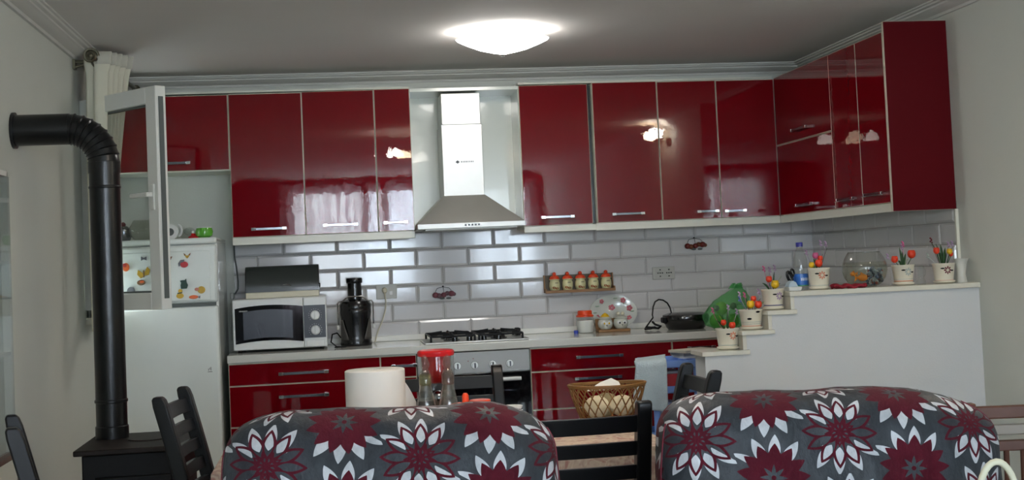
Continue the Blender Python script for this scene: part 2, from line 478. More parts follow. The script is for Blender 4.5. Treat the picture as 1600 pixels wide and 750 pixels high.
# curtain rod with finials and rings, and the gathered curtain
t = thing('curtain_rod', 'dull bronze curtain rod with curled ball finials above the left window', 'curtain rod', (-.70, -1.2, 2.36))
obj('rod', MB().tube([(-.70, -1.20, 2.362), (-.665, -.12, 2.362)], .011, 12), M_BRONZE, parent=t)
f = MB()
sp = [(-.715 + .036 * (1 - k / 40) * math.cos(k * .42), -1.235 - .01 * k / 40, 2.372 + .036 * (1 - k / 40) * math.sin(k * .42)) for k in range(40)]
f.tube(sp, .0065, 6); f.ball((-.713, -1.245, 2.372), .012)
obj('finial', f, M_BRONZE, parent=t)
obj('finial', MB().ball((-.663, -.10, 2.362), .024, .03, .024).lathe([(.014, -.012), (.014, .012)], (-.664, -.13, 2.362), 10), M_BRONZE, parent=t)
f = MB(); f.tube([(XL, -1.13, 2.362), (-.70, -1.13, 2.362)], .009, 8); f.box(XL, XL + .012, -1.155, -1.105, 2.325, 2.40); f.tube([(XL + .01, -1.13, 2.335), (-.74, -1.13, 2.355)], .006, 6)
obj('bracket', f, M_BRONZE, parent=t)
for y in (-1.165, -1.14, -1.10, -1.06):
    obj('ring', MB().tube([(-.697 + .026 * math.cos(a * .45), y, 2.356 + .026 * math.sin(a * .45)) for a in range(14)], .005, 6, closed=True), M_BRONZE, parent=t)
def curtain_fn(u, v):
    # u along the gathered cloth (front fold to back), v from hem to heading
    z = 1.06 + v * (2.40 - 1.06)
    y = -1.20 + u * .30
    spread = .05 + .02 * (1 - v)
    x = -.725 + .02 * v + (.5 * spread + .035 * v) * math.sin(u * 5 * 2 * math.pi) + .09 * u * v ** 2
    if v > .94: x += 0.01 * math.sin(u * 30)
    return (x, y + .008 * math.sin(v * 7 + u * 9), z + .012 * u)
c = tag(obj('curtain', MB().grid(curtain_fn, 90, 26), M_CURT, recalc=False, angle=180, solid=.003), 'short cream curtain gathered in folds at the left window beside the black pipe', 'curtain')
obj('heading_tape', MB().grid(lambda u, v: ((lambda p: (p[0] + .004, p[1], p[2]))(curtain_fn(u, .955 + v * .045))), 90, 3), mat('curtain_heading', '#c9c7b8', .9), parent=c, recalc=False, angle=180, solid=.004)

# ------------------------------------------------------------------ stove and stove pipe
PX, PY = -.478, -2.43
t = thing('wood_stove', 'black iron wood stove with rusty flat top in the left corner', 'stove', (-.36, -2.54, 0))
obj('stove_top', B(-.56, -.15, -2.79, -2.30, .68, .70), M_STOVE, parent=t, bevel=.004)
obj('body', B(-.535, -.175, -2.765, -2.325, .14, .68), M_IRON, parent=t, bevel=.006)
dr = obj('fire_door', B(-.49, -.22, -2.782, -2.765, .30, .60), M_IRON, parent=t, bevel=.006)
obj('handle', MB().tube([(-.25, -2.785, .43), (-.25, -2.81, .43), (-.25, -2.81, .49)], .007, 8), M_DCHROME, parent=dr)
obj('ash_door', B(-.49, -.22, -2.780, -2.765, .18, .27), M_IRON, parent=t, bevel=.005)
obj('hot_plate', MB().lathe([(.075, .70), (.075, .704), (.0, .7045)], (-.33, -2.53, 0), 24), M_STOVE, parent=t)
for x in (-.51, -.20):
    for y in (-2.74, -2.35): obj('leg', MB().frustum((x - .015, x + .015, y - .015, y + .015, 0), (x - .022, x + .022, y - .022, y + .022, .14)), M_IRON, parent=t)
t = thing('stove_pipe', 'black enamelled stove pipe rising from the stove and bending into the left wall', 'stove pipe', (PX, PY, .70))
r = .0585
obj('vertical_pipe', MB().lathe([(r, .70), (r, 1.74)], (PX, PY, 0), 28), M_PIPE, parent=t)
for prof_ in ([(r + .001, .835), (r + .004, .838), (r + .004, .846), (r + .001, .849)], [(r + .004, .70), (r + .004, .745), (r + .001, .748)], [(r + .001, 1.66), (r + .003, 1.663), (r + .003, 1.668), (r + .001, 1.671)]):
    obj('pipe_joint', MB().lathe(prof_, (PX, PY, 0), 28, cap0=False, cap1=False), M_PIPE, parent=t)
# ribbed elbow
zc_, Rb = 1.896, .135
pts, rs = [], []
NS = 9
for k in range(NS):
    a0, a1 = (math.pi / 2) * k / NS, (math.pi / 2) * (k + 1) / NS
    for a, rr in ((a0 + .004, r + .0045), (a0 + .02, r + .001), (a1 - .004, r - .0005)):
        pts.append((PX - Rb + Rb * math.cos(a), PY, zc_ - Rb + Rb * math.sin(a))); rs.append(rr)
obj('elbow', MB().tube(pts, rs, 28, caps=False), M_PIPE, parent=t, angle=25)
obj('vertical_pipe_collar', MB().lathe([(r + .003, 1.72), (r + .003, 1.765)], (PX, PY, 0), 28, cap0=False, cap1=False), M_PIPE, parent=t)
obj('horizontal_pipe', MB().tube([(PX - Rb + .01, PY, zc_), (XL + .001, PY, zc_)], r + .002, 28), M_PIPE, parent=t)
obj('wall_collar', MB().tube([(XL + .012, PY, zc_), (XL + .001, PY, zc_)], r + .012, 28), M_PIPE, parent=t)

# ------------------------------------------------------------------ fridge, with magnets and what stands on it
FX0, FX1, FY = -.762, -.205, -.70
t = thing('fridge', 'white two-door fridge freezer with magnets beside the left end of the counter', 'fridge', (-.48, -.35, 0))
obj('body', B(FX0, FX1, FY + .06, -.06, .04, 1.485), M_FRIDGE, parent=t, bevel=.008)
obj('top_cap', B(FX0 - .002, FX1 + .002, FY + .015, -.06, 1.47, 1.502), M_FRIDGE, parent=t, bevel=.01)
d = obj('freezer_door', B(FX0, FX1, FY, FY + .055, 1.165, 1.465), M_FRIDGE, parent=t, bevel=.014)
obj('gasket', B(FX0 + .01, FX1 - .01, FY + .052, FY + .064, 1.17, 1.46), M_GASKET, parent=d)
obj('raised_panel', B(FX0 + .03, FX1 - .035, FY - .003, FY + .01, 1.18, 1.435), M_FRIDGE, parent=d, bevel=.003)
d = obj('fridge_door', B(FX0, FX1, FY, FY + .055, .10, 1.150), M_FRIDGE, parent=t, bevel=.014)
obj('gasket', B(FX0 + .01, FX1 - .01, FY + .052, FY + .064, .11, 1.145), M_GASKET, parent=d)
obj('handle_recess', B(FX0 + .05, FX1 - .01, FY - .001, FY + .02, 1.150, 1.166), M_GASKET, parent=t)
f = MB()
for q in range(3): f.box(-.265 + q * .006, -.262 + q * .006, FY - .0008, FY + .001, .815 + .006 * (q % 2), .826 + .004 * q)
f.box(-.268, -.245, FY - .0008, FY + .001, .808, .811)
obj('small_print', f, M_GASKET, parent=t)
FM = FY - .003
def magnet(label, parts, base):
    """parts: list of (name, material, outline points (x, z), thickness)"""
    tt = thing('fridge_magnet', label, 'magnet', (base[0], FM, base[1]), group='magnets on the freezer door')
    for nm, m, poly, th in parts:
        obj(nm, MB().prism([(base[0] + x, base[1] + z) for x, z in poly], 'y', FM - th, FM), m, parent=tt, bevel=.0015)
def ell(cx, cz, rx, rz, n=12, a0=0.0): return [(cx + rx * math.cos(a0 + 2 * math.pi * k / n), cz + rz * math.sin(a0 + 2 * math.pi * k / n)) for k in range(n)]
mg = lambda n, h: mat('magnet_' + n, h, .4, var=.15, scale=60)
GR, RD, YL, ORG, BRN, TL, GRY = mg('green', '#10382a'), mg('red', '#b8262c'), mg('yellow', '#c8a12c'), mg('orange', '#d7632a'), mg('brown', '#7d5a35'), mg('teal', '#7ea4a8'), mg('grey', '#6a6c74')
magnet('brown and yellow fox-head shaped magnet, top one on the freezer door', [('face', YL, [(-.013, .008), (-.004, 0), (.004, 0), (.013, .008), (.008, -.008), (0, -.016), (-.008, -.008)], .006), ('ear', BRN, [(-.018, .014), (-.006, .004), (-.014, -.002)], .007), ('ear', BRN, [(.018, .014), (.006, .004), (.014, -.002)], .007)], (-.352, 1.412))
magnet('red round magnet with a dark hood under the fox-head magnet', [('face', RD, ell(.004, -.006, .02, .016), .009), ('hood', GRY, [(-.024, -.014), (-.026, .002), (-.014, .018), (.006, .02), (.002, .006), (-.014, .004), (-.018, -.014)], .010)], (-.372, 1.372))
magnet('dark green magnet with two ears in the middle of the freezer door', [('body', GR, [(-.016, -.026), (.014, -.026), (.02, -.008), (.014, .006), (.012, .026), (.004, .018), (-.008, .018), (-.02, .016), (-.014, .004), (-.018, -.008)], .009)], (-.372, 1.268))
magnet('yellow duck magnet under the dark green magnet', [('body', YL, ell(0, -.012, .019, .014), .008), ('head', YL, ell(.002, .012, .011, .011), .009), ('scarf', GR, [(-.014, -.002), (.012, .002), (.01, .008), (-.012, .004)], .010)], (-.394, 1.218))
magnet('orange fish magnet low on the right of the freezer door', [('body', ORG, ell(0, 0, .024, .010), .008), ('tail', GRY, [(.02, 0), (.034, .006), (.032, -.010)], .006)], (-.326, 1.197))
magnet('pink and tan shell magnet above the orange fish magnet', [('shell', YL, ell(.006, 0, .02, .019), .008), ('tip', mg('pink', '#c9826a'), ell(-.016, .004, .012, .009), .009)], (-.292, 1.232))
magnet('pale blue and tan magnet at the edge of the open casement', [('top', TL, [(-.012, -.02), (.012, -.02), (.014, .03), (-.012, .032)], .007), ('base', YL, ell(.002, -.03, .014, .014), .008), ('side', BRN, [(.012, -.012), (.026, .016), (.014, .014)], .006)], (-.452, 1.395))
magnet('tiny red dot magnet close to the casement edge', [('dot', RD, ell(0, 0, .006, .008), .006)], (-.447, 1.222))
magnet('small grey bow magnet seen through the casement pane', [('bow', GRY, [(-.014, -.010), (0, -.003), (.014, -.010), (.014, .011), (0, .004), (-.014, .012)], .007)], (-.570, 1.405))
magnet('yellow butterfly magnet seen through the casement pane', [('wing', YL, [(-.002, -.004), (-.028, .016), (-.034, -.008), (-.016, -.03), (-.002, -.02)], .006), ('wing', YL, [(.002, -.004), (.018, .03), (.032, .014), (.026, -.012), (.002, -.016)], .006), ('body', BRN, ell(0, -.006, .004, .02), .008)], (-.572, 1.333))
magnet('brown bun-shaped magnet under the yellow butterfly', [('bun', BRN, ell(0, 0, .021, .014), .010), ('crust', ORG, ell(.004, .004, .012, .007), .013)], (-.586, 1.283))
magnet('orange and red magnet at the left of the pane beside the black pipe', [('body', ORG, ell(0, 0, .018, .022), .009), ('cap', RD, ell(-.006, .01, .010, .010), .011)], (-.660, 1.365))
magnet('grey round pebble-like magnet low behind the casement pane', [('pebble', GRY, ell(0, 0, .02, .02), .010)], (-.638, 1.243))
# on the fridge
T0 = 1.502
t = tag(obj('glass_pitcher', MB().lathe([(.05, T0), (.075, T0 + .035), (.08, T0 + .07), (.06, T0 + .105), (.055, T0 + .112), (.053, T0 + .112), (.058, T0 + .104), (.077, T0 + .07), (.072, T0 + .036), (.048, T0 + .004)], (-.60, -.42, 0), 24, cap1=False), M_GLASS), 'round clear glass bowl on the fridge seen through the casement pane', 'bowl')
t = thing('tea_pot', 'pale ribbed pot with a dark lid knob on top of the fridge', 'pot', (-.718, -.36, T0))
obj('pot', MB().lathe([(.03, T0), (.045, T0 + .03), (.04, T0 + .07), (.022, T0 + .085)], (-.718, -.36, 0), 16), M_DCHROME, parent=t)
obj('lid_knob', MB().ball((-.718, -.36, T0 + .094), .014), M_MAR, parent=t)
t = thing('white_mug', 'white mug lying with its mouth forward on top of the fridge', 'mug', (-.46, -.45, T0))
f = MB().tube([(-.46, -.47, T0 + .042), (-.46, -.38, T0 + .042)], [.042, .036], 20)
obj('cup', f, M_WHITE, parent=t)
obj('mouth', MB().tube([(-.46, -.472, T0 + .042), (-.46, -.469, T0 + .042)], .02, 16), M_GASKET, parent=t)
obj('handle', MB().tube([(-.425 + .02 * math.cos(a * .5), -.42, T0 + .05 + .03 * math.sin(a * .5)) for a in range(-3, 4)], .006, 6), M_WHITE, parent=t)
f = MB().ball((-.385, -.34, T0 + .03), .04, .04, .03).ball((-.375, -.33, T0 + .045), .03, .03, .022)
tag(obj('clear_bag', f, M_GLASS), 'crumpled clear plastic bag beside the white mug on the fridge', 'bag')
t = thing('red_figurine', 'small red figurine with a white collar on top of the fridge', 'figurine', (-.342, -.45, T0))
obj('body', MB().lathe([(.026, T0), (.028, T0 + .012), (.014, T0 + .02), (.010, T0 + .03)], (-.342, -.45, 0), 14), M_REDPL, parent=t)
obj('head', MB().ball((-.342, -.45, T0 + .038), .011), M_WHITE, parent=t)
t = thing('green_bowl', 'shiny green glass bowl near the right edge of the fridge top', 'bowl', (-.285, -.45, T0))
obj('bowl', MB().lathe([(.022, T0), (.042, T0 + .014), (.047, T0 + .036), (.04, T0 + .058), (.036, T0 + .058), (.043, T0 + .036), (.038, T0 + .016)], (-.285, -.45, 0), 22, cap1=False), mat('green_glass', '#5fae3a', .1, coat=.5), parent=t)
obj('rim', MB().tube([(-.285 + .038 * math.cos(a * .314), -.45 + .038 * math.sin(a * .314), T0 + .058) for a in range(20)], .003, 6, closed=True), M_WHITE, parent=t)

# ------------------------------------------------------------------ cabinets
def PB(u, w_, z): return (u, -w_, z)                 # along the back wall
def PR(u, w_, z): return (XR - w_, -u, z)            # along the right wall
def pbox(P, u0, u1, w0, w1, z0, z1, m=None, mi=0):
    m = m or MB()
    return m.hexa([P(u0, w0, z0), P(u1, w0, z0), P(u1, w1, z0), P(u0, w1, z0)], [P(u0, w0, z1), P(u1, w0, z1), P(u1, w1, z1), P(u0, w1, z1)], mi)
def door(P, parent, name, u0, u1, z0, z1, w0, w1, m=M_RED, tilt=0.0):
    """slab with cream edge band and a lacquered face"""
    b = .0022
    f = MB()
    v = [P(u0, w0, z0), P(u1, w0, z0), P(u1, w0, z1), P(u0, w0, z1), P(u0, w1, z0), P(u1, w1 + tilt, z0), P(u1, w1 + tilt, z1), P(u0, w1, z1)]
    i = [P(u0 + b, w1 + b * .5, z0 + b), P(u1 - b, w1 + tilt + b * .5, z0 + b), P(u1 - b, w1 + tilt + b * .5, z1 - b), P(u0 + b, w1 + b * .5, z1 - b)]
    f.add(v + i, [(0, 1, 2, 3)] + [(k, (k + 1) % 4, 4 + (k + 1) % 4, 4 + k) for k in range(4)] + [(4 + k, 4 + (k + 1) % 4, 8 + (k + 1) % 4, 8 + k) for k in range(4)], 1)
    f.add(i, [(0, 1, 2, 3)], 0)
    # weld the face to its band
    base = len(f.v) - 4
    f.f[-1] = tuple(8 + k for k in range(4)); f.v = f.v[:base]
    return obj(name, f, [m, M_EDGE], parent=parent, smooth=False)
def bar_handle(P, parent, uc, zc, L, w1, ends=True):
    f = MB(); h = .007
    pbox(P, uc - L / 2, uc + L / 2, w1 + .020, w1 + .027, zc - h, zc + h, f, 1)  # the bar's dark reflection is put into a darker chrome
    for s in (-1, 1):
        a = uc + s * (L / 2 - .012)
        pbox(P, a - .012, a + .012, w1, w1 + .029, zc - h - .001, zc + h + .001, f, 0)
    return obj('handle', f, [M_CHROME, M_DCHROME], parent=parent, bevel=.0015)
WB, WF = .300, .3165
Z0, Z1 = 1.5045, 2.295
def wall_cab(P, label, u0, u1, z0, z1, doors, wb=WB, wf=WF, loc=None, group='red wall cabinets', top=None, sides=M_CARC):
    t = thing('wall_cabinet', label, 'cabinet', P((u0 + u1) / 2, 0.0, z0), group=group)
    obj('carcass', pbox(P, u0 + .0005, u1 - .0005, .006, wb - .001, z0 - .002, (top or z1) + .002), sides, parent=t)
    for dd in doors:
        a, b, c0, c1, hc, hz, hl = dd[:7]
        o = door(P, t, 'door', a, b, c0, c1, wb, wf, tilt=(dd[7] if len(dd) > 7 else 0.0))
        if hl: bar_handle(P, o, hc, hz, hl, wf)
    return t
g = .0018
wall_cab(PB, 'short red cabinet with one chrome handle above the fridge, behind the casement', -.765, -.1475, 1.875, 2.29, [(-.763, -.1495, 1.878, 2.289, -.456, 1.921, .20)])
wall_cab(PB, 'red two-door wall cabinet above the microwave', -.1465, .6490, Z0, Z1 - .002, [(-.1445, .2515 - g, Z0, Z1 - .005, .052, 1.545, .19), (.2515 + g, .6475, Z0, Z1 - .001, .441, 1.551, .19, .003)])
wall_cab(PB, 'narrow red wall cabinet with one short handle left of the extractor hood', .6500, .8500, Z0, Z1, [(.6505 + g, .8485, Z0, Z1 + .002, .7445, 1.552, .135, .004)])
wall_cab(PB, 'red one-door wall cabinet just right of the extractor hood', 1.4650, 1.8620, Z0 - .003, Z1, [(1.4665, 1.8605, Z0 - .002, Z1 + .002, 1.657, 1.547, .19, -.004)])
wall_cab(PB, 'red one-door wall cabinet with bottom handle above the owl jars', 1.8870, 2.2640, Z0, Z1 + .006, [(1.8885, 2.2625, Z0, Z1 + .007, 2.063, 1.549, .19)], wf=.3185)
wall_cab(PB, 'red two-door wall cabinet with paired handles at the middle, next to the corner', 2.2650, 2.9600, Z0, Z1 + .006, [(2.2668, 2.6130 - g, Z0, Z1 + .003, 2.528, 1.545, .13), (2.6130 + g, 2.9595, Z0, Z1 + .001, 2.690, 1.542, .13)], wf=.3185)
# black strip standing for the shade in the gap between two cabinets
o = tag(obj('gap_shade_strip', B(1.8625, 1.8865, -.26, -.006, Z0, Z1), M_BLACK, smooth=False), 'black recessed strip standing for the shade in the gap between two red wall cabinets', 'strip')
# run on the right wall
wall_cab(PR, 'red corner cabinet on the right wall with a flap door above a lower door', .322, 1.180, Z0, Z1 + .006, [(.3235, 1.1790, 1.910, Z1 + .006, .745, 1.965, .25), (.3235, 1.1790, Z0, 1.9035, .76, 1.548, .25)], wb=.2935, wf=.310)
wall_cab(PR, 'red tall-door cabinet on the right wall between corner cabinet and narrow end cabinet', 1.181, 1.537, Z0, Z1 + .006, [(1.1798, 1.5365, Z0, Z1 + .006, 1.35, 1.546, .23)], wb=.2935, wf=.310)
t = wall_cab(PR, 'narrow end cabinet on the right wall with a dark red end panel', 1.539, 1.868, Z0, Z1 + .006, [(1.5395, 1.8655, Z0, Z1 + .006, 1.70, 1.552, .23)], wb=.2935, wf=.310)
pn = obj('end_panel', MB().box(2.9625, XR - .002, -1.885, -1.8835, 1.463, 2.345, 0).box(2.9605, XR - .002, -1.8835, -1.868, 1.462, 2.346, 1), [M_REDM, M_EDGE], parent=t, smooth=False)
# light pelmets under and boards over the cabinets
def pel(label, mb): tag(obj('cabinet_pelmet', mb, M_CARC, smooth=False, bevel=.0015), label, 'pelmet', 'cream pelmets under the red wall cabinets')
pel('cream pelmet board under the red cabinets left of the hood', B(-.1465, .8500, -.320, -.302, 1.461, 1.5015).box(-.1465, .85, -.302, -.012, 1.4935, 1.5015))
pel('short cream pelmet board under the cabinet right of the hood', B(1.4650, 1.8750, -.320, -.302, 1.465, 1.4985).box(1.465, 1.875, -.302, -.012, 1.4905, 1.4985))
pel('long cream pelmet board running right to the corner', B(1.8755, 2.9600, -.322, -.302, 1.461, 1.5015).box(1.8755, 2.96, -.302, -.012, 1.4935, 1.5015))
pel('cream pelmet board under the red cabinets on the right wall', B(2.9605, 2.98, -1.867, -.322, 1.461, 1.5015).box(2.98, XR - .016, -1.867, -.322, 1.4935, 1.5015))
def topb(label, mb): tag(obj('top_board', mb, M_CARC, smooth=False), label, 'board', 'cream boards lying on the cabinets')
topb('cream top board over the two-door cabinet left of the hood', B(-.765, .850, -.30, -.006, 2.3005, 2.312))
topb('cream top board over the cabinets right of the hood', B(1.465, 2.96, -.30, -.006, 2.3050, 2.316))
# hood niche: back board, side cheeks and head board in white gloss
t = thing('hood_niche', 'white gloss niche boards around the extractor hood', 'niche', (1.155, 0, Z0))
obj('back_board', B(.8515, 1.4635, -.014, -.010, 1.54, 2.28), M_NICHE, parent=t, smooth=False)
obj('side_board', B(.8508, .8530, -.300, -.014, 1.512, 2.28), M_NICHE, parent=t, smooth=False)
obj('side_board', B(1.4620, 1.4642, -.300, -.014, 1.512, 2.28), M_NICHE, parent=t, smooth=False)
obj('head_board', B(.8508, 1.4642, -.318, -.014, 2.278, 2.296), M_NICHE, parent=t, smooth=False)
# extractor hood
t = thing('extractor_hood', 'brushed steel chimney extractor hood over the gas hob', 'hood', (1.155, 0, 1.50))
obj('chimney', MB().box(1.022, 1.2505, -.300, -.016, 1.688, 2.09), M_STEEL, parent=t, bevel=.002)
obj('upper_chimney', MB().box(1.027, 1.2455, -.296, -.016, 2.09, 2.266), M_STEEL, parent=t, bevel=.002)
obj('canopy', MB().frustum((.862, 1.449, -.455, -.016, 1.532), (1.020, 1.252, -.302, -.016, 1.690)), M_STEELD, parent=t, smooth=False)
rim = obj('rim', B(.856, 1.452, -.462, -.016, 1.503, 1.532), M_STEEL, parent=t, bevel=.002)
for k in range(5): obj('button', MB().tube([(1.120 + k * .0185, -.466, 1.5185), (1.120 + k * .0185, -.461, 1.5185)], .0055, 10), M_BLACK, parent=rim)
obj('grease_filter', B(.90, 1.41, -.43, -.04, 1.4965, 1.503), M_STEELD, parent=t)
f = MB()
f.prism([(1.094, 1.878), (1.106, 1.868), (1.118, 1.878), (1.106, 1.888)], 'y', -.3012, -.2998)
for a, wd in ((1.126, .008), (1.137, .006), (1.145, .007), (1.154, .008), (1.164, .006), (1.173, .007), (1.183, .008), (1.193, .005)): f.box(a, a + wd * .7, -.3010, -.2998, 1.8745, 1.8825)
obj('brand_mark', f, mat('brand_print', '#4c5052', .5), parent=t, smooth=False)

# ------------------------------------------------------------------ base units, oven, worktop
BF, BW = .5985, .580     # door face and carcass depth
def base_unit(label, u0, u1, fronts):
    t = thing('base_cabinet', label, 'cabinet', ((u0 + u1) / 2, 0, 0), group='red base cabinets')
    obj('carcass', B(u0, u1, -BW, -.012, .10, .838), M_CARC, parent=t, smooth=False)
    obj('plinth', B(u0, u1, -.54, -.52, 0, .10), M_BLACK, parent=t, smooth=False)
    for a, b, c0, c1, hc, hz, hl, nm in fronts:
        o = door(PB, t, nm, a, b, c0, c1, BW, BF)
        if hl: bar_handle(PB, o, hc, hz, hl, BF)
base_unit('wide red drawer unit under the microwave', -.172, .6200, [(-.170, .6185, .7195, .832, .217, .772, .26, 'drawer'), (-.170, .6185, .505, .716, .215, .652, .26, 'drawer'), (-.170, .6185, .11, .5015, .215, .44, .26, 'drawer')])
base_unit('narrow red unit with one small handle left of the oven', .6210, .8120, [(.6225, .8105, .7195, .832, .745, .779, .14, 'drawer'), (.6225, .8105, .11, .716, .715, .66, .14, 'door')])
base_unit('wide red drawer unit right of the oven', 1.4255, 2.2100, [(1.427, 2.2085, .7080, .832, 1.803, .775, .26, 'drawer'), (1.427, 2.2085, .505, .7045, 1.79, .660, .26, 'drawer'), (1.427, 2.2085, .11, .5015, 1.8, .44, .26, 'drawer')])
base_unit('red base unit at the corner behind the blue trolley', 2.2115, 2.668, [(2.2130, 2.668, .7330, .832, 2.37, .793, .16, 'drawer'), (2.2130, 2.668, .11, .7295, 2.30, .60, .16, 'door')])
t = thing('base_cabinet', 'red base cabinet run along the right wall behind the stepped half wall', 'cabinet', (2.97, -1.2, 0), group='red base cabinets')
obj('carcass', pbox(PR, .622, 1.875, .012, .580, .10, .838), M_CARC, parent=t, smooth=False)
obj('plinth', pbox(PR, .622, 1.875, .52, .54, 0, .10), M_BLACK, parent=t, smooth=False)
for k in range(2):
    a = .64 + k * .62
    o = door(PR, t, 'door', a, a + .612, .11, .832, .580, .5985); bar_handle(PR, o, a + .31, .79, .2, .5985)
t = thing('worktop', 'long speckled white worktop along the back wall', 'worktop', (1.5, -.3, .84))
f = MB().box(-.175, XR - .006, -.6165, -.011, .839, .88)
obj('slab', f, M_WORK, parent=t, bevel=.004)
obj('return_slab', B(2.665, XR - .016, -1.885, -.6168, .839, .88), M_WORK, parent=t, bevel=.004)
obj('upstand', B(-.165, XR - .016, -.024, -.0135, .8805, .913), M_SASH, parent=t, bevel=.003)
# oven
t = thing('oven', 'built-in steel and black glass oven under the gas hob', 'oven', (1.118, -.3, .24))
OX0, OX1, OYF = .8160, 1.4215, -.602
obj('body', B(OX0 + .004, OX1 - .004, -.575, -.04, .24, .834), M_STEELD, parent=t, smooth=False)
cp = obj('control_panel', B(OX0, OX1, OYF, -.575, .7195, .834), mat('grey_steel', '#9c9c99', .5, .9, var=.05), parent=t, bevel=.002)
for x in (.935, 1.029, 1.122, 1.219, 1.312):
    k = obj('knob', MB().tube([(x, OYF, .762), (x, OYF - .004, .762), (x, OYF - .004, .762), (x, OYF - .024, .762)], [.0195, .0195, .0155, .0145], 20), M_STEEL, parent=t)
    obj('knob_grip', B(x - .004, x + .004, OYF - .030, OYF - .02, .748, .776), M_DCHROME, parent=k)
    obj('knob_ring', MB().tube([(x + .02 * math.cos(a * .3927), OYF - .001, .762 + .02 * math.sin(a * .3927)) for a in range(16)], .0012, 5, closed=True), M_BLACK, parent=k)
for x, z in ((1.088, .785), (1.116, .797)): obj('indicator_light', MB().tube([(x, OYF, z), (x, OYF - .0015, z)], .003, 8), M_MAR, parent=cp)
d = obj('oven_door', B(OX0, OX1, OYF, -.575, .28, .7165), M_BLACKG, parent=t, bevel=.002)
obj('oven_window', B(OX0 + .06, OX1 - .06, OYF - .0015, OYF, .33, .62), M_BLACKG, parent=d, smooth=False)
f = MB().tube([(OX0 + .05, OYF - .035, .682), (OX1 - .055, OYF - .035, .682)], .0105, 12)
for x in (OX0 + .075, OX1 - .08): f.box(x - .008, x + .008, OYF - .033, OYF, .675, .689)
obj('handle', f, M_WHITE, parent=d)
obj('bottom_strip', B(OX0, OX1, OYF, -.575, .245, .277), M_STEEL, parent=t)
# gas hob
t = thing('gas_hob', 'steel gas hob with black iron pan supports on the worktop', 'hob', (1.15, -.33, .88))
HX0, HX1, HY0, HY1 = .865, 1.432, -.545, -.115
obj('base_plate', B(HX0, HX1, HY0, HY1, .8802, .8885), M_STEEL, parent=t, bevel=.003)
for x in (1.02, 1.28):
    for y in (-.225, -.43):
        b_ = obj('burner', MB().lathe([(.045, .8885), (.045, .896), (.036, .898), (.036, .905), (0, .907)], (x, y, 0), 20), M_DCHROME, parent=t)
        obj('burner_cap', MB().lathe([(.032, .905), (.032, .911), (.0, .913)], (x, y, 0), 20), M_IRON, parent=b_)
for x0, x1 in ((.90, 1.138), (1.162, 1.40)):
    f = MB(); zz = .926
    ring = [(x0, -.52), (x1, -.52), (x1, -.135), (x0, -.135)]
    f.tube([(a, b, zz - .008) for a, b in ring], .006, 6, closed=True)
    for a, b in ring: f.tube([(a, b, .8885), (a, b, zz - .008)], .006, 6)
    xm = (x0 + x1) / 2
    for y in (-.225, -.43):
        for dx, dy in ((1, 0), (-1, 0), (0, 1), (0, -1)):
            ex = xm + dx * (x1 - x0) / 2; ey = y + dy * .095
            f.tube([(ex, ey, zz - .006), (xm + dx * .035, y + dy * .035, zz + .004)], .0055, 6)
    f.tube([(x0, -.3275, zz - .006), (x1, -.3275, zz - .006)], .0055, 6)
    obj('pan_support', f, M_IRON, parent=t)
for k in range(4): obj('knob', MB().lathe([(.016, .8885), (.015, .91), (.0, .911)], (1.03 + k * .08, -.50 + .0, 0), 14), M_BLACK, parent=t)
f = MB().box(1.405, 1.43, -.24, -.16, .8886, .93); obj('folded_support', f, M_IRON, parent=t, bevel=.004)

# ------------------------------------------------------------------ on the counter
CT = .8803
# microwave
t = thing('microwave', 'white microwave oven with dark glass door and two round dials', 'microwave', (.10, -.26, CT))
mx0, mx1, my = -.152, .346, -.445
obj('case', B(mx0, mx1, my + .02, -.06, CT + .012, 1.166), M_WHITE, parent=t, bevel=.008)
for x in (mx0 + .03, mx1 - .03):
    for y in (my + .05, -.10): obj('foot', MB().lathe([(.011, CT), (.013, CT + .013)], (x, y, 0), 10), M_BLACK, parent=t)
d = obj('door', B(mx0, .222, my, my + .02, CT + .014, 1.164), M_WHITE, parent=t, bevel=.005)
wz0, wz1 = .928, 1.118
def arcpoly(x0, x1, z0, z1, s, n=10):
    lo = [(x0 + (x1 - x0) * k / n, z0 + s * 4 * (k / n) * (1 - k / n)) for k in range(n + 1)]
    hi = [(x1 - (x1 - x0) * k / n, z1 + s * 4 * (k / n) * (1 - k / n)) for k in range(n + 1)]
    return lo + hi
obj('door_window', MB().prism(arcpoly(mx0 + .012, .220, wz0, wz1, .014), 'y', my - .003, my + .004), M_BLACKG, parent=d)
f = MB()
for a in range(9): f.box(mx0 + .035 + a * .0052, mx0 + .038 + a * .0052, my - .0036, my - .0028, 1.100, 1.106 + .0015 * (a % 2))
obj('small_lettering', f, M_SOCK, parent=d, smooth=False)
obj('window_screen', MB().prism(arcpoly(mx0 + .055, .165, wz0 + .02, wz1 - .02, .010), 'y', my - .0036, my - .002), mat('oven_mesh', '#1c2230', .25, coat=.6, var=.3, scale=300), parent=d)
cpn = obj('control_panel', B(.224, mx1, my, my + .02, CT + .014, 1.164), M_WHITE, parent=t, bevel=.005)
obj('dial_field', B(.2255, mx1 - .006, my - .0025, my + .004, .945, 1.120), mat('charcoal_panel', '#33363d', .35), parent=cpn, smooth=False)
obj('open_button', B(.234, mx1 - .014, my - .003, my + .004, .898, .932), M_WHITE, parent=cpn, bevel=.003)
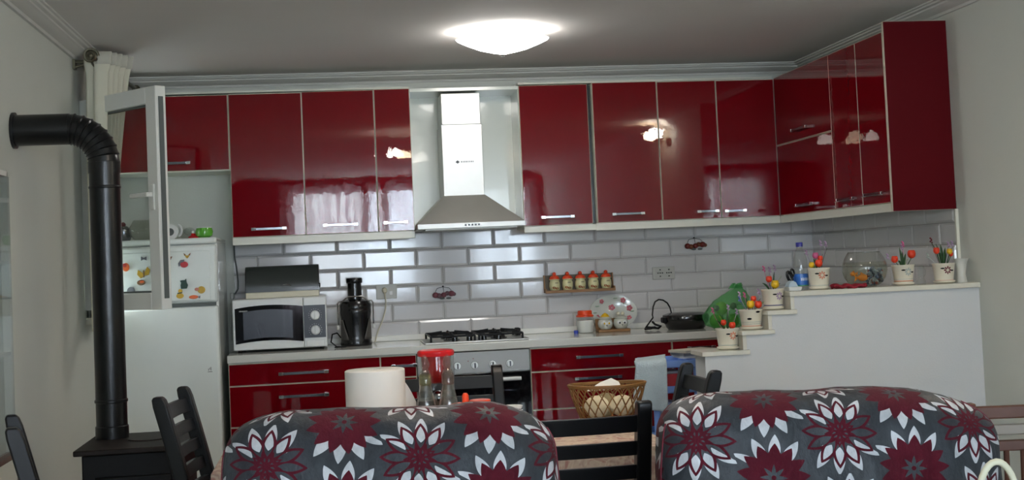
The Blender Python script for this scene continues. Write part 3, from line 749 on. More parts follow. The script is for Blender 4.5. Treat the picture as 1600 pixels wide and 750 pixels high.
for zc_d in (1.065, .985):
    k = obj('dial', MB().tube([(.285, my - .002, zc_d), (.285, my - .016, zc_d), (.285, my - .0165, zc_d), (.285, my - .020, zc_d)], [.026, .024, .022, .020], 24), M_WHITE, parent=t)
    obj('dial_grip', B(.2815, .2885, my - .026, my - .018, zc_d - .021, zc_d + .021), M_WHITE, parent=k, bevel=.002)
    f = MB()
    for a in range(14):
        an = R(-130 + a * 20); x, z = .285 + .034 * math.sin(an), zc_d + .034 * math.cos(an)
        f.box(x - .0016, x + .0016, my - .0032, my - .0022, z - .0016, z + .0016)
    obj('dial_marks', f, M_SOCK, parent=k, smooth=False)
# bread bin with a roll top
t = thing('bread_bin', 'bread bin with dark smoked roll top and cream base, standing on the microwave', 'bread bin', (.115, -.25, 1.166))
bx0, bx1 = -.082, .310
obj('base', B(bx0, bx1, -.39, -.10, 1.1665, 1.200), M_CREAMPL, parent=t, bevel=.004)
prof = [(-.388, 1.200)] + [(-.388 + .10 * (1 - math.cos(a)), 1.215 + .125 * math.sin(a)) for a in [math.pi / 2 * k / 10 for k in range(11)]] + [(-.12, 1.34), (-.105, 1.325), (-.105, 1.200)]
obj('roll_top', MB().prism(prof, 'x', bx0 + .002, bx1 - .002), mat('smoked_plastic', '#2c3230', .3, coat=.2), parent=t, angle=30)
obj('side_wall', MB().prism(prof, 'x', bx0 - .002, bx0 + .002), M_BLACK, parent=t, angle=30)
obj('side_wall', MB().prism(prof, 'x', bx1 - .002, bx1 + .002), M_BLACK, parent=t, angle=30)
obj('pull_tab', MB().tube([(.135 + .026 * math.cos(a * .3 + .1), -.392 + .004 * a * .1, 1.226 + .010 * math.sin(a * .3)) for a in range(11)], .0022, 6), M_CHROME, parent=t)
obj('hinge_knob', MB().tube([(bx1, -.30, 1.225), (bx1 + .008, -.30, 1.225)], .012, 12), M_BLACK, parent=t)
# juicer
jx, jy = .505, -.26
t = thing('juicer', 'black juicer with feed tube and grey side panels right of the microwave', 'juicer', (jx, jy, CT))
obj('base', MB().lathe([(.085, CT), (.088, CT + .012), (.084, CT + .03), (.083, CT + .05)], (jx, jy, 0), 28, sy=1.05), M_BLACK, parent=t)
bd = obj('motor_body', MB().lathe([(.082, CT + .045), (.081, CT + .09), (.084, CT + .15), (.089, CT + .185), (.088, CT + .205), (.08, CT + .215)], (jx, jy, 0), 28), M_BLACK, parent=t)
for s in (-1, 1):
    f = MB()
    def side(u, v, s=s):
        a = R(-90) + s * R(24 + 40 * u + (14 if v > .99 else 0) - 0) if False else R(-90) + s * R(28 + 44 * u * (1 - .75 * v) + 26 * v)
        rr = .0865 + .002 * v
        return (jx + rr * math.cos(a), jy + rr * 1.0 * math.sin(a), CT + .035 + .11 * v)
    obj('side_panel', f.grid(side, 6, 6), mat('grey_brown_plastic', '#4d4b47', .45), parent=bd, recalc=False, solid=.004)
obj('lid', MB().lathe([(.088, CT + .205), (.090, CT + .225), (.078, CT + .245), (.05, CT + .255), (.036, CT + .258)], (jx, jy, 0), 28), M_BLACK, parent=t)
ft = obj('feed_tube', MB().lathe([(.040, CT + .25), (.038, CT + .345)], (jx, jy, 0), 24), M_BLACK, parent=t)
obj('pusher', MB().lathe([(.043, CT + .345), (.045, CT + .352), (.045, CT + .368), (.042, CT + .374), (0, CT + .377)], (jx, jy, 0), 24), M_BLACK, parent=t)
obj('brand_ring', MB().tube([(jx + .012 * math.cos(a * .524), jy - .0815 + .001, CT + .125 + .012 * math.sin(a * .524)) for a in range(12)], .0016, 5, closed=True), M_IRON, parent=bd)
f = MB().tube([(jx - .098, jy - .02, CT + .105), (jx - .098, jy - .03, CT + .235), (jx - .09, jy - .035, CT + .246), (jx - .07, jy - .04, CT + .247), (jx - .052, jy - .045, CT + .262), (jx - .035, jy - .05, CT + .272), (jx + .035, jy - .05, CT + .272), (jx + .052, jy - .045, CT + .262), (jx + .07, jy - .04, CT + .247), (jx + .09, jy - .035, CT + .246), (jx + .098, jy - .03, CT + .235), (jx + .098, jy - .02, CT + .105)], .0042, 8)
obj('locking_bar', f, M_CHROME, parent=t)
for s in (-1, 1): obj('bar_pivot', MB().box(jx + s * .098 - .008, jx + s * .098 + .008, jy - .035, jy, CT + .092, CT + .118), M_SOCK, parent=t, bevel=.003)
tag(obj('cable_coil', MB().tube([(jx - .085, jy + .03, CT + .045), (jx - .105, jy - .03, CT + .075), (jx - .132, jy - .06, CT + .07), (jx - .14, jy - .10, CT + .03), (jx - .11, jy - .13, CT + .006), (jx - .06, jy - .15, CT + .005), (jx - .12, jy - .17, CT + .005), (jx - .08, jy - .19, CT + .006)], .0038, 6), M_BLACK), 'loose black cord coiled between microwave and juicer', 'cable')
# sockets on the tiles
def wall_socket(label, x0, x1, z0, z1):
    t = thing('wall_socket', label, 'socket', ((x0 + x1) / 2, -.0125, z0))
    obj('cover_plate', B(x0, x1, -.020, -.0128, z0, z1), M_SOCK, parent=t, bevel=.003)
    return t
t = wall_socket('pale wall socket with a cream plug beside the juicer', .632, .752, 1.124, 1.208)
obj('switch_rocker', B(.707, .727, -.024, -.020, 1.145, 1.168), M_WHITE, parent=t, bevel=.002)
obj('socket_well', MB().tube([(.678, -.0205, 1.172), (.678, -.0195, 1.172)], .02, 20), M_SOCK, parent=t)
f = MB().tube([(.680, -.021, 1.175), (.680, -.045, 1.175)], [.017, .013], 14)
t = thing('power_plug', 'cream plug and cable hanging from the socket beside the juicer', 'plug', (.68, -.022, 1.175))
obj('plug', MB().tube([(.680, -.0215, 1.175), (.680, -.040, 1.172), (.680, -.046, 1.160)], [.016, .015, .009], 14), M_CREAMPL, parent=t)
obj('cable', MB().tube([(.680, -.045, 1.162), (.685, -.05, 1.11), (.68, -.05, 1.06), (.66, -.055, 1.0), (.635, -.06, .95), (.615, -.075, .89), (.61, -.09, .886)], .0036, 8), M_CREAMPL, parent=t)
t = wall_socket('pale double wall socket with black holes above the black waffle maker', 2.262, 2.398, 1.163, 1.236)
for xc in (2.309, 2.362):
    well = obj('socket_face', B(xc - .026, xc + .026, -.0212, -.0198, 1.172, 1.228), M_SOCK, parent=t, bevel=.001)
    for dx, dz in ((-.013, 0), (.013, 0), (0, 0), (0, .019), (0, -.019)):
        obj('pin_hole', B(xc + dx - .004, xc + dx + .004, -.0218, -.0210, 1.200 + dz - .003, 1.200 + dz + .003), M_BLACK, parent=well, smooth=False)
t = thing('power_plug', 'pale plug with dark cable hanging down the wall beside the fridge and microwave', 'plug', (-.168, -.03, 1.18))
obj('plug', MB().box(-.190, -.170, -.046, -.012, 1.165, 1.200), M_SOCK, parent=t, bevel=.004)
obj('cable', MB().tube([(-.160, -.03, 1.475), (-.158, -.04, 1.40), (-.150, -.03, 1.34), (-.144, -.03, 1.26), (-.146, -.03, 1.22), (-.165, -.03, 1.19)], .0045, 8), M_GASKET, parent=t)
obj('pale_cable', MB().tube([(-.18, -.045, 1.17), (-.186, -.05, 1.12), (-.19, -.05, 1.02), (-.188, -.05, .93)], .0035, 6), M_SOCK, parent=t)
# hanging cherries on suction hooks
def cherries(label, x, z, m):
    t = thing('cherry_ornament', label, 'ornament', (x, -.014, z), group='hanging fruit ornaments on the tiles')
    obj('hook', MB().ball((x, -.016, z + .002), .005), M_IRON, parent=t)
    for k, (dx, dz, rr) in enumerate(((-.046, -.046, .019), (-.026, -.050, .017), (.002, -.046, .017), (.022, -.038, .015), (.046, -.040, .019), (.060, -.044, .013))):
        b_ = obj('fruit', MB().ball((x + dx, -.034, z + dz), rr, rr, rr * .9, 12, 8), m[k % 2], parent=t)
        if k % 2 == 0: obj('stem', MB().tube([(x, -.018, z), (x + dx * .75, -.022, z - .008), (x + dx, -.03, z + dz + rr)], .0014, 5), M_IRON, parent=b_)
    f = MB()
    for dx in (-.008, .03): f.ball((x + dx, -.03, z - .066), .016, .004, .006, 8, 5)
    obj('leaf', f, M_GASKET, parent=t)
cherries('dull pink fruit ornament hanging from a hook beneath the hood', 1.018, 1.178, (mat('faded_plum', '#7d4752', .4), mat('faded_plum_grey', '#6e5058', .4)))
cherries('dark red fruit ornament hanging from a hook under the long pelmet', 2.526, 1.398, (mat('dark_cherry', '#6d1f1a', .35), mat('brown_cherry', '#6e3a1c', .4)))
# spice rack with five jars
t = thing('spice_rack', 'narrow wooden spice rack fixed on the tiles above the plate', 'rack', (1.815, -.0135, 1.114))
rx0, rx1 = 1.608, 2.022
f = MB().box(rx0, rx1, -.082, -.0135, 1.114, 1.121); obj('shelf', f, M_TAN, parent=t, bevel=.001)
obj('front_lip', B(rx0, rx1, -.086, -.082, 1.112, 1.128), M_TAN, parent=t, bevel=.001)
obj('back_panel', B(rx0, rx1, -.0175, -.0132, 1.121, 1.216), mat('olive_wood', '#59513f', .5, var=.15), parent=t)
for x in (rx0, rx1 - .008):
    obj('side_rail', B(x, x + .008, -.082, -.0175, 1.121, 1.140), M_TAN, parent=t, bevel=.001)
    obj('upright', B(x, x + .008, -.03, -.0175, 1.140, 1.217), M_TAN, parent=t, bevel=.001)
jm = mat('spice_ceramic', '#d3cfa0', .3, coat=.4, var=.05)
def spice(x, label, rz):
    t = thing('spice_jar', label, 'jar', (x, -.052, 1.1215), rz, group='spice jars in the wooden rack')
    obj('jar', MB().lathe([(.022, 0), (.027, .006), (.0325, .03), (.031, .05), (.025, .066), (.024, .069)], n=20), jm, parent=t, local=True)
    l = obj('lid', MB().lathe([(.030, .069), (.031, .073), (.026, .084), (.018, .091), (.008, .094)], n=18), M_ORANGE, parent=t, local=True)
    obj('knob', MB().ball((0, 0, .101), .0115, nu=10, nv=7), M_ORANGE, parent=l, local=True)
    obj('collar', MB().lathe([(.031, .066), (.0325, .069), (.030, .072)], n=18), jm, parent=t, local=True)
    # painted mark: fruit motif and small lettering
    f = MB()
    def on(a, z, o=.0006):
        rr = .027 + (.0325 - .027) * min(1, (z - .006) / .024) if z < .03 else .0325 - (z - .03) * .1
        return ((rr + o) * math.sin(a), -(rr + o) * math.cos(a), z)
    for ca, cz, ra, rz_ in ((-.35, .022, .32, .008), (.25, .018, .34, .007)):
        f.add([on(ca + ra * math.cos(q * .785), cz + rz_ * math.sin(q * .785)) for q in range(8)], [tuple(range(8))])
    obj('fruit_motif', f, mat('spice_motif', '#8a4a22', .4, var=.3, scale=80), parent=t, local=True, recalc=False)
    f = MB()
    for q in range(6):
        a = -.1 + q * .11; f.add([on(a, .046), on(a + .07, .046), on(a + .07, .053 + .002 * (q % 2)), on(a, .053)], [(0, 1, 2, 3)])
    obj('lettering', f, mat('spice_ink', '#5d5a48', .5), parent=t, local=True, recalc=False)
    return t
for k, lab in enumerate(('first orange-lidded spice jar at the open left end of the rack', 'second orange-lidded spice jar from the left end of the rack', 'middle one of the five orange-lidded spice jars in the rack', 'fourth orange-lidded spice jar from the left end of the rack', 'last orange-lidded spice jar at the right end of the rack')):
    spice(1.668 + k * .0765, lab, R((3, -2, 4, -3, 1)[k]))
# sugar jar, blue cap, owl jars, plate
t = thing('sugar_jar', 'glass jar of white sugar with orange-red lid on the counter', 'jar', (1.812, -.19, CT))
obj('glass', MB().lathe([(.045, CT), (.049, CT + .01), (.052, CT + .05), (.050, CT + .085), (.042, CT + .093)], (1.812, -.19, 0), 26, cap1=False), M_GLASS, parent=t)
obj('sugar', MB().lathe([(.043, CT + .004), (.047, CT + .012), (.0495, CT + .05), (.049, CT + .072), (0, CT + .076)], (1.812, -.19, 0), 24), M_PAPER, parent=t)
obj('lid', MB().lathe([(.051, CT + .092), (.051, CT + .100), (.043, CT + .104), (.041, CT + .124), (.038, CT + .128), (0, CT + .128)], (1.812, -.19, 0), 26), M_ORANGE, parent=t)
tag(obj('bottle_cap', MB().lathe([(.013, CT), (.013, CT + .016), (.011, CT + .018)], (1.752, -.215, 0), 14), M_DBLUE), 'small blue bottle cap on the counter beside the sugar jar', 'cap')
t = thing('oval_plate', 'oval china plate with pink flowers leaning against the tiles', 'plate', (2.006, -.05, CT))
pc = Vector((2.006, -.055, .986)); tl = .24
def plate_pt(a, rr, d):     # rr 0..1, d depth out of the plate
    lx, lz = .142 * rr * math.cos(a), .100 * rr * math.sin(a)
    return (pc.x + lx, pc.y + lz * tl - d, pc.z + lz)
f = MB(); n = 40
ringsp = [(0.02, .0), (.62, .0), (.70, .004), (.97, .013), (1.0, .0135), (1.0, .0105), (.70, .0), (.62, -.004), (.02, -.004)]
vs = [plate_pt(2 * math.pi * k / n, rr, d) for rr, d in ringsp for k in range(n)]
fs = [(i * n + k, i * n + (k + 1) % n, (i + 1) * n + (k + 1) % n, (i + 1) * n + k) for i in range(len(ringsp) - 1) for k in range(n)] + [tuple(range(n)), tuple((len(ringsp) - 1) * n + k for k in range(n))]
obj('china', f.add(vs, fs), mat('china_white', '#c9cec6', .15, coat=.5), parent=t)
for a, rr, s in ((55, .8, 1.1), (125, .78, .9), (15, .72, 1.2), (200, .7, .8), (100, .25, 1.3), (330, .75, 1)):
    f = MB()
    for q in range(5):
        an = q * 1.2566; c0 = plate_pt(R(a), rr, .0085 if rr > .7 else .002)
        f.ball((c0[0] + .009 * s * math.cos(an), c0[1], c0[2] + .009 * s * math.sin(an)), .007 * s, .002, .007 * s, 8, 5)
    obj('painted_flower', f, mat('plate_pink', '#b9606a', .4), parent=t)
f = MB()
for a, rr in ((80, .8), (40, .7), (150, .75), (0, .8), (180, .78), (310, .6)):
    c0 = plate_pt(R(a), rr, .009 if rr > .7 else .002); f.ball(c0, .014, .0015, .004, 8, 5)
obj('painted_leaf', f, mat('plate_leaf', '#8fa38c', .4), parent=t)
t = thing('jar_holder', 'honey wood holder carrying two owl-faced condiment jars', 'holder', (1.968, -.20, CT))
obj('base', B(1.876, 2.062, -.252, -.160, CT, CT + .016), M_TAN, parent=t, bevel=.003)
obj('back_board', B(1.876, 2.062, -.166, -.160, CT + .016, CT + .075), M_TAN, parent=t, bevel=.003)
for k, (x, lab) in enumerate(((1.925, 'owl-faced condiment jar with yellow-hatted lid, left in the wooden holder'), (2.015, 'owl-faced condiment jar with two pale knobs on its lid, right in the wooden holder'))):
    z0 = CT + .0165
    j = thing('condiment_jar', lab, 'jar', (x, -.212, z0), group='condiment jars in the wooden holder')
    oc = mat('owl_ceramic', '#c8cabd', .25, coat=.5, var=.04)
    obj('jar', MB().lathe([(.028, z0), (.040, z0 + .014), (.0435, z0 + .032), (.038, z0 + .052), (.030, z0 + .060)], (x, -.212, 0), 24), oc, parent=j)
    l = obj('lid', MB().lathe([(.040, z0 + .060), (.041, z0 + .064), (.028, z0 + .070), (.012, z0 + .074)], (x, -.212, 0), 22), oc, parent=j)
    if k == 0: obj('hat', MB().lathe([(.026, z0 + .071), (.024, z0 + .075), (.014, z0 + .086), (0, z0 + .094)], (x, -.212, 0), 16), M_YEL, parent=l)
    else:
        for s in (-1, 1): obj('knob', MB().ball((x + s * .013, -.216, z0 + .085), .012), M_CREAMPL, parent=l)
    for s in (-1, 1):
        e = obj('eye', MB().ball((x + s * .016, -.251, z0 + .036), .0125, .005, .0125, 12, 7), M_WHITE, parent=j)
        obj('pupil', MB().ball((x + s * .014, -.256, z0 + .034), .005, .002, .006, 8, 5), M_BLACK if k else M_YEL, parent=e)
    obj('beak', MB().lathe([(.005, 0), (0, -.012)], (x, -.256, z0 + .026), 6), M_GASKET, parent=j)
# waffle maker with its cord and an adapter
wx, wy = 2.375, -.30
t = thing('waffle_maker', 'round black waffle maker on the counter, partly behind the green bag', 'waffle maker', (wx, wy, CT))
obj('base', MB().lathe([(.10, CT), (.112, CT + .012), (.118, CT + .028), (.13, CT + .040), (.132, CT + .052)], (wx, wy, 0), 36), M_BLACK, parent=t)
obj('lid', MB().lathe([(.133, CT + .0525), (.135, CT + .062), (.13, CT + .082), (.10, CT + .092), (.04, CT + .096), (0, CT + .0965)], (wx, wy, 0), 36), M_BLACK, parent=t)
obj('front_handle', MB().box(wx - .145, wx - .120, wy - .05, wy + .01, CT + .040, CT + .072), M_IRON, parent=t, bevel=.006)
obj('indicator_light', MB().tube([(wx - .05, wy - .123, CT + .07), (wx - .05, wy - .128, CT + .07)], .006, 10), M_WHITE, parent=t)
obj('cord', MB().tube([(wx - .06, wy + .08, CT + .085), (2.322, -.16, 1.00), (2.305, -.17, 1.027), (2.278, -.18, 1.045), (2.250, -.19, 1.050), (2.228, -.19, 1.038), (2.213, -.2, 1.01), (2.206, -.2, .965), (2.206, -.21, .948), (2.18, -.22, .920), (2.150, -.24, .890)], .0046, 8), M_BLACK, parent=t)
tag(obj('cable_tangle', MB().tube([(2.145, -.26, CT + .007), (2.17, -.30, CT + .012), (2.20, -.27, CT + .016), (2.18, -.24, CT + .012), (2.155, -.28, CT + .018), (2.19, -.31, CT + .014), (2.215, -.29, CT + .009), (2.235, -.27, CT + .02), (2.21, -.24, CT + .03), (2.20, -.22, CT + .045)], .0065, 8), M_BLACK), 'black tangled cable with plug lying left of the waffle maker', 'cable')
# green carrier bag with produce
bc = Vector((2.548, -.512, CT))
def bag_fn(u, v):
    a = 2 * math.pi * u
    prof = [(.0, .55), (.12, 1.0), (.3, 1.08), (.5, 1.0), (.7, .86), (.85, .64), (.95, .40), (1.0, .30)]
    for k in range(len(prof) - 1):
        if prof[k][0] <= v <= prof[k + 1][0]:
            q = (v - prof[k][0]) / (prof[k + 1][0] - prof[k][0]); q = q * q * (3 - 2 * q); rr = prof[k][1] * (1 - q) + prof[k + 1][1] * q; break
    wr = 1 + .05 * math.sin(9 * a + 5 * v) * v + .035 * math.sin(17 * a - 9 * v)
    sh = .062 * max(0, v - .35) / .65
    return (bc.x + .118 * rr * wr * math.cos(a) + sh, bc.y + .085 * rr * wr * math.sin(a), bc.z + .002 + .232 * v * (1 - .06 * math.cos(a + 2.6) * 0) - .03 * v * max(0, -math.cos(a)) * v)
t = thing('carrier_bag', 'translucent green carrier bag of produce at the end of the counter', 'bag', tuple(bc))
gb = glass('green_film', (.66, .94, .66, 1), ior=1.25, rough=.22, body=.24, bodycol=(.16, .62, .26, 1))
obj('film', MB().grid(bag_fn, 72, 26, closed_u=True), gb, parent=t, recalc=False, angle=180)
f = MB()
f.grid(lambda u, v: (bc.x + .062 + .03 * math.cos(6.283 * u) * (1 - .3 * v) + .012 * math.sin(40 * u) + .012 * v, bc.y + .02 * math.sin(6.283 * u), bc.z + .225 + .022 * v + .006 * math.sin(25 * u)), 40, 5, closed_u=True)
obj('knotted_neck', f, gb, parent=t, recalc=False, angle=180)
pg = (mat('green_pepper', '#6f9b35', .3, coat=.3, var=.15), mat('pale_cabbage', '#a9b56a', .5, var=.15), mat('dull_lilac_onion', '#8d6f84', .4, var=.2))
for k, (dx, dy, dz, rr, m, lab) in enumerate(((-.055, -.01, .047, .042, 0, 'green pepper at the lower left inside the green bag'), (.03, -.025, .045, .04, 0, 'green pepper at the lower right inside the green bag'), (-.02, .01, .115, .038, 1, 'pale green cabbage head in the middle of the green bag'), (-.055, -.012, .118, .018, 2, 'small lilac onion at the left inside the green bag'), (.045, -.01, .125, .02, 2, 'small lilac onion at the right inside the green bag'))):
    tag(obj(('green_pepper', 'green_pepper', 'cabbage', 'onion', 'onion')[k], MB().ball((bc.x + dx, bc.y + dy, bc.z + dz), rr, rr * .8, rr, 14, 9), pg[m]), lab, ('pepper', 'pepper', 'cabbage', 'onion', 'onion')[k], 'produce in the green bag')

# ------------------------------------------------------------------ stepped half wall with marble treads
HB, HF = -1.895, -2.055
w = MB()
steps = [(1.985, .856), (2.168, .939), (2.288, 1.022), (2.395, 1.100)]
poly = [(1.985, 0), (1.985, .856), (2.168, .856), (2.168, .939), (2.288, .939), (2.288, 1.022), (2.395, 1.022), (2.395, 1.100), (XR, 1.100), (XR, 0)]
w.prism(poly, 'y', HF, HB)
hw = struct('wall_low', w, M_HALF, smooth=False)
for x0, x1, z in ((1.968, 2.186, .876), (2.152, 2.303, .959), (2.272, 2.410, 1.042)):
    obj('tread', B(x0, x1, -2.072, -1.880, z - .0195, z), M_MARBLE, parent=hw, bevel=.002)
obj('ledge', B(2.379, XR - .001, -2.072, -1.889, 1.1005, 1.1225), M_MARBLE, parent=hw, bevel=.002)
for x, z0, z1 in ((2.158, .8765, .939), (2.278, .9595, 1.022), (2.385, 1.0425, 1.1)):
    obj('riser', B(x, x + .017, -2.060, -1.888, z0, z1), M_MARBLE, parent=hw, bevel=.001)

# ------------------------------------------------------------------ painted flower pots
def flower_pot(label, x, z0, h, rt, motif, bands, blooms, leaves, sprigs, y=-1.985, mpos=.0, soil=None):
    t = thing('flower_pot', label, 'flower pot', (x, y, z0), group='painted flower pots on the stepped wall')
    rb = rt * .80
    obj('saucer', MB().lathe([(rb * .92, 0), (rb * 1.16, .006), (rb * 1.2, .013), (rb * 1.08, .014), (rb * 1.0, .011)], n=28), M_POT, parent=t, local=True)
    prof = [(rb, .0085), (rb * 1.02, .02), (rt * .985, h - .006), (rt * 1.02, h - .004), (rt * 1.02, h), (rt * .93, h), (rt * .90, h - .012)]
    pot = obj('pot', MB().lathe(prof, n=32, cap1=False), M_POT, parent=t, local=True)
    obj('soil', MB().lathe([(rt * .90, h - .014), (0, h - .008)], n=20, cap1=False, cap0=False), soil or mat('dark_soil', '#2e241b', .9), parent=t, local=True)
    def rad(z): return rb * 1.02 + (rt * .985 - rb * 1.02) * (z - .02) / (h - .026)
    def on(a, z, o=.0009): return ((rad(z) + o) * math.sin(a), -(rad(z) + o) * math.cos(a), z)
    for z, th, m in bands:
        obj('painted_band', MB().lathe([(rad(z) + .0004, z), (rad(z) + .001, z + th * .2), (rad(z + th) + .001, z + th * .8), (rad(z + th) + .0004, z + th)], n=32, cap0=False, cap1=False), m, parent=pot, local=True)
    if motif:
        m, ca = motif; cz = h * .66
        for q in range(8):
            an = q * math.pi / 4; f = MB(); pts = []
            for k in range(8):
                b = 2 * math.pi * k / 8
                lr = .0125 + .0068 * math.cos(b); lt = .0038 * math.sin(b)
                dx = lr * math.cos(an) - lt * math.sin(an); dz = lr * math.sin(an) + lt * math.cos(an)
                pts.append(on(ca + dx / rt, cz + dz))
            obj('painted_petal', f.add(pts, [tuple(range(8))]), m, parent=pot, local=True, recalc=False, smooth=False)
        for s in (-1, 1):
            f = MB(); pts = [on(ca + (s * .024 + .011 * math.cos(k * .785)) / rt, cz + (.008 if s < 0 else -.002) + .0035 * math.sin(k * .785)) for k in range(8)]
            obj('painted_leaf', f.add(pts, [tuple(range(8))]), M_IRON, parent=pot, local=True, recalc=False, smooth=False)
    else:
        for a, z in ((-.45, h * .55), (.35, h * .88)):
            pts = [on(a + .012 * math.cos(k * .785) / rt, z + .005 * math.sin(k * .785)) for k in range(8)]
            obj('painted_leaf', MB().add(pts, [tuple(range(8))]), M_IRON, parent=pot, local=True, recalc=False, smooth=False)
    for bx, by, bz, s, m in blooms:
        c = (bx, by, h + bz)
        f = MB()
        f.lathe([(s * .35, -s), (s * .85, -s * .55), (s, 0), (s * .8, s * .6), (s * .45, s * .95), (s * .1, s * .7)], c, 12)
        b_ = obj('bloom', f, m, parent=t, local=True)
        obj('stem', MB().tube([(bx * .4, by * .4, h - .01), (bx * .8, by * .8, h + bz * .4), (bx, by, h + bz - s * .8)], .0016, 5), M_GREEN, parent=b_, local=True)
        for q in range(3):
            a = q * 2.1; p2 = MB().ball((c[0] + s * .55 * math.cos(a), c[1] + s * .55 * math.sin(a), c[2] + s * .1), s * .55, s * .4, s * .95, 8, 6)
            obj('petal', p2, m, parent=b_, local=True)
    for lx, ly, lz, wd, m in leaves:
        # a blade from the soil to its tip
        f = MB(); P0 = Vector((lx * .25, ly * .25, h - .012)); P2 = Vector((lx, ly, h + lz)); P1 = (P0 + P2) / 2 + Vector((-.1 * lx, -.1 * ly, .012))
        side = Vector((-(ly + 1e-4), lx, 0)).normalized() if abs(ly) > abs(lx) * .3 else Vector((0.5, .85, 0))
        side = Vector((1, 0.2, 0)) * .8 if abs(lx) < .02 else Vector((.5, .2, .6))
        side.normalize(); L = []
        for k in range(6):
            u = k / 5; p = P0 * (1 - u) ** 2 + P1 * 2 * u * (1 - u) + P2 * u * u
            ww = wd * math.sin(math.pi * (0.12 + .86 * u)) ** .8
            L += [p - side * ww, p + Vector((0, -.0015, 0)), p + side * ww]
        fs = []
        for k in range(5):
            for q in range(2): fs.append((k * 3 + q, k * 3 + q + 1, k * 3 + q + 4, k * 3 + q + 3))
        obj('leaf', f.add(L, fs), m, parent=t, local=True, recalc=False, solid=.0012)
    for sx, sz, m in sprigs:
        f = MB().tube([(sx * .3, .004, h - .01), (sx * .8, .006, h + sz * .6), (sx, .008, h + sz)], .001, 5)
        s_ = obj('sprig', f, m, parent=t, local=True)
        f = MB()
        for q in range(5): f.ball((sx + .004 * math.cos(q * 2.4), .008 + .003 * math.sin(q * 2.4), h + sz - .004 + .005 * q), .0042, nu=7, nv=5)
        obj('tiny_blossom', f, m, parent=s_, local=True)
LG = mat('olive_stem', '#5f6e3a', .6)
flower_pot('painted pot with salmon daisy and two orange tulips, on the lowest step', 2.112, .8763, .095, .052, (M_SALM, .25), [(.020, .003, M_GREYB)],
    [(-.022, -.02, .026, .0125, M_ORP), (.016, -.025, .012, .0145, M_ORP)],
    [(-.035, 0, .06, .004, M_LGREEN), (.005, 0, .075, .005, M_GREEN), (.045, .01, .05, .004, M_LGREEN), (-.045, .0, .035, .005, M_GREEN), (.02, .01, .06, .004, M_GREEN)],
    [(-.06, .075, M_PINK), (.012, .085, M_LILAC), (.05, .065, M_LILAC)])
flower_pot('painted pot with banded foot and yellow bud among orange blooms, on the middle step', 2.224, .9593, .090, .053, None, [(.016, .003, M_SALM), (.026, .0022, M_GREYB), (.034, .0022, M_GREYB)],
    [(-.006, -.02, .022, .017, M_YEL), (.030, -.02, .020, .016, M_ORP), (.014, -.005, .046, .0125, M_ORP)],
    [(.05, 0, .045, .005, M_GREEN), (.062, -.01, .03, .004, M_LGREEN), (-.02, 0, .05, .004, M_GREEN)],
    [(-.022, .058, M_PINK), (-.045, .04, mat('blue_violet_blossom', '#56609a', .6)), (.045, .07, M_LILAC), (-.045, .062, M_LILAC)], soil=mat('red_moss', '#9a3a24', .8))
flower_pot('painted pot with navy band and fat yellow tulip, on the top step', 2.330, 1.0423, .093, .0505, (M_LILAC, .35), [(.012, .0016, M_SALM), (.019, .0038, M_NAVY)],
    [(.004, -.025, .020, .018, M_YEL), (-.018, -.01, .044, .014, M_ORP)],
    [(-.045, 0, .028, .005, M_GREEN), (.012, 0, .075, .004, M_GREEN), (.045, .0, .055, .0035, M_LGREEN), (.034, -.01, .022, .009, M_GREEN), (-.016, -.02, -.004, .006, M_MAR)],
    [(-.032, .085, M_PINK), (-.005, .08, M_LILAC), (.018, .088, M_LILAC)])
flower_pot('painted pot with red and orange blooms behind the water bottle', 2.548, 1.1228, .097, .050, (M_SALM, -.05), [(.018, .0022, M_GREYB)],
    [(-.040, -.02, .014, .0125, M_YEL), (-.006, -.02, .020, .0165, M_ORP), (.006, -.01, .042, .012, M_ORP), (-.012, .0, .055, .014, M_PINK)],
    [(.045, 0, .085, .0032, M_GREEN), (.022, 0, .06, .004, M_GREEN), (-.022, .0, .04, .006, M_GREEN), (-.046, -.01, .03, .004, M_LGREEN)],
    [(-.05, .065, M_LILAC), (.018, .105, M_LILAC), (.042, .10, M_LILAC)], y=-1.99)
flower_pot('painted pot with red band and two wide orange poppies, right of the fishbowl', 2.948, 1.1228, .093, .0505, (M_GREYB, .1), [(.018, .0042, M_SALM), (.028, .0015, M_GREYB)],
    [(-.042, -.01, .026, .0155, M_ORP), (.040, -.01, .046, .0185, M_ORP)],
    [(.0, 0, .06, .006, M_GREEN), (-.012, 0, .08, .005, M_GREEN), (.012, -.01, .05, .006, M_GREEN), (-.025, -.01, .02, .006, M_GREEN), (.025, -.005, .025, .005, M_LGREEN)],
    [(.010, .088, M_PINK), (.004, .075, M_LILAC), (-.066, .035, M_LILAC)])
flower_pot('painted pot with maroon daisy and tall dense leaves, rightmost on the ledge', 3.142, 1.1228, .092, .051, (M_MAR, -.05), [(.014, .0016, M_SALM)],
    [(-.034, -.01, .058, .0145, M_ORP), (.026, -.015, .052, .013, M_YEL), (.036, -.005, .04, .011, M_ORP)],
    [(-.05, 0, .095, .004, M_GREEN), (-.03, 0, .09, .005, M_GREEN), (-.008, 0, .085, .007, M_GREEN), (.008, -.01, .07, .008, M_GREEN), (.03, 0, .075, .005, M_GREEN), (.05, 0, .07, .004, M_GREEN), (-.02, -.01, .05, .006, M_GREEN)],
    [(-.048, .10, M_MAR), (.034, .078, M_LILAC), (.052, .082, M_LILAC), (-.068, .03, M_GREYB)])

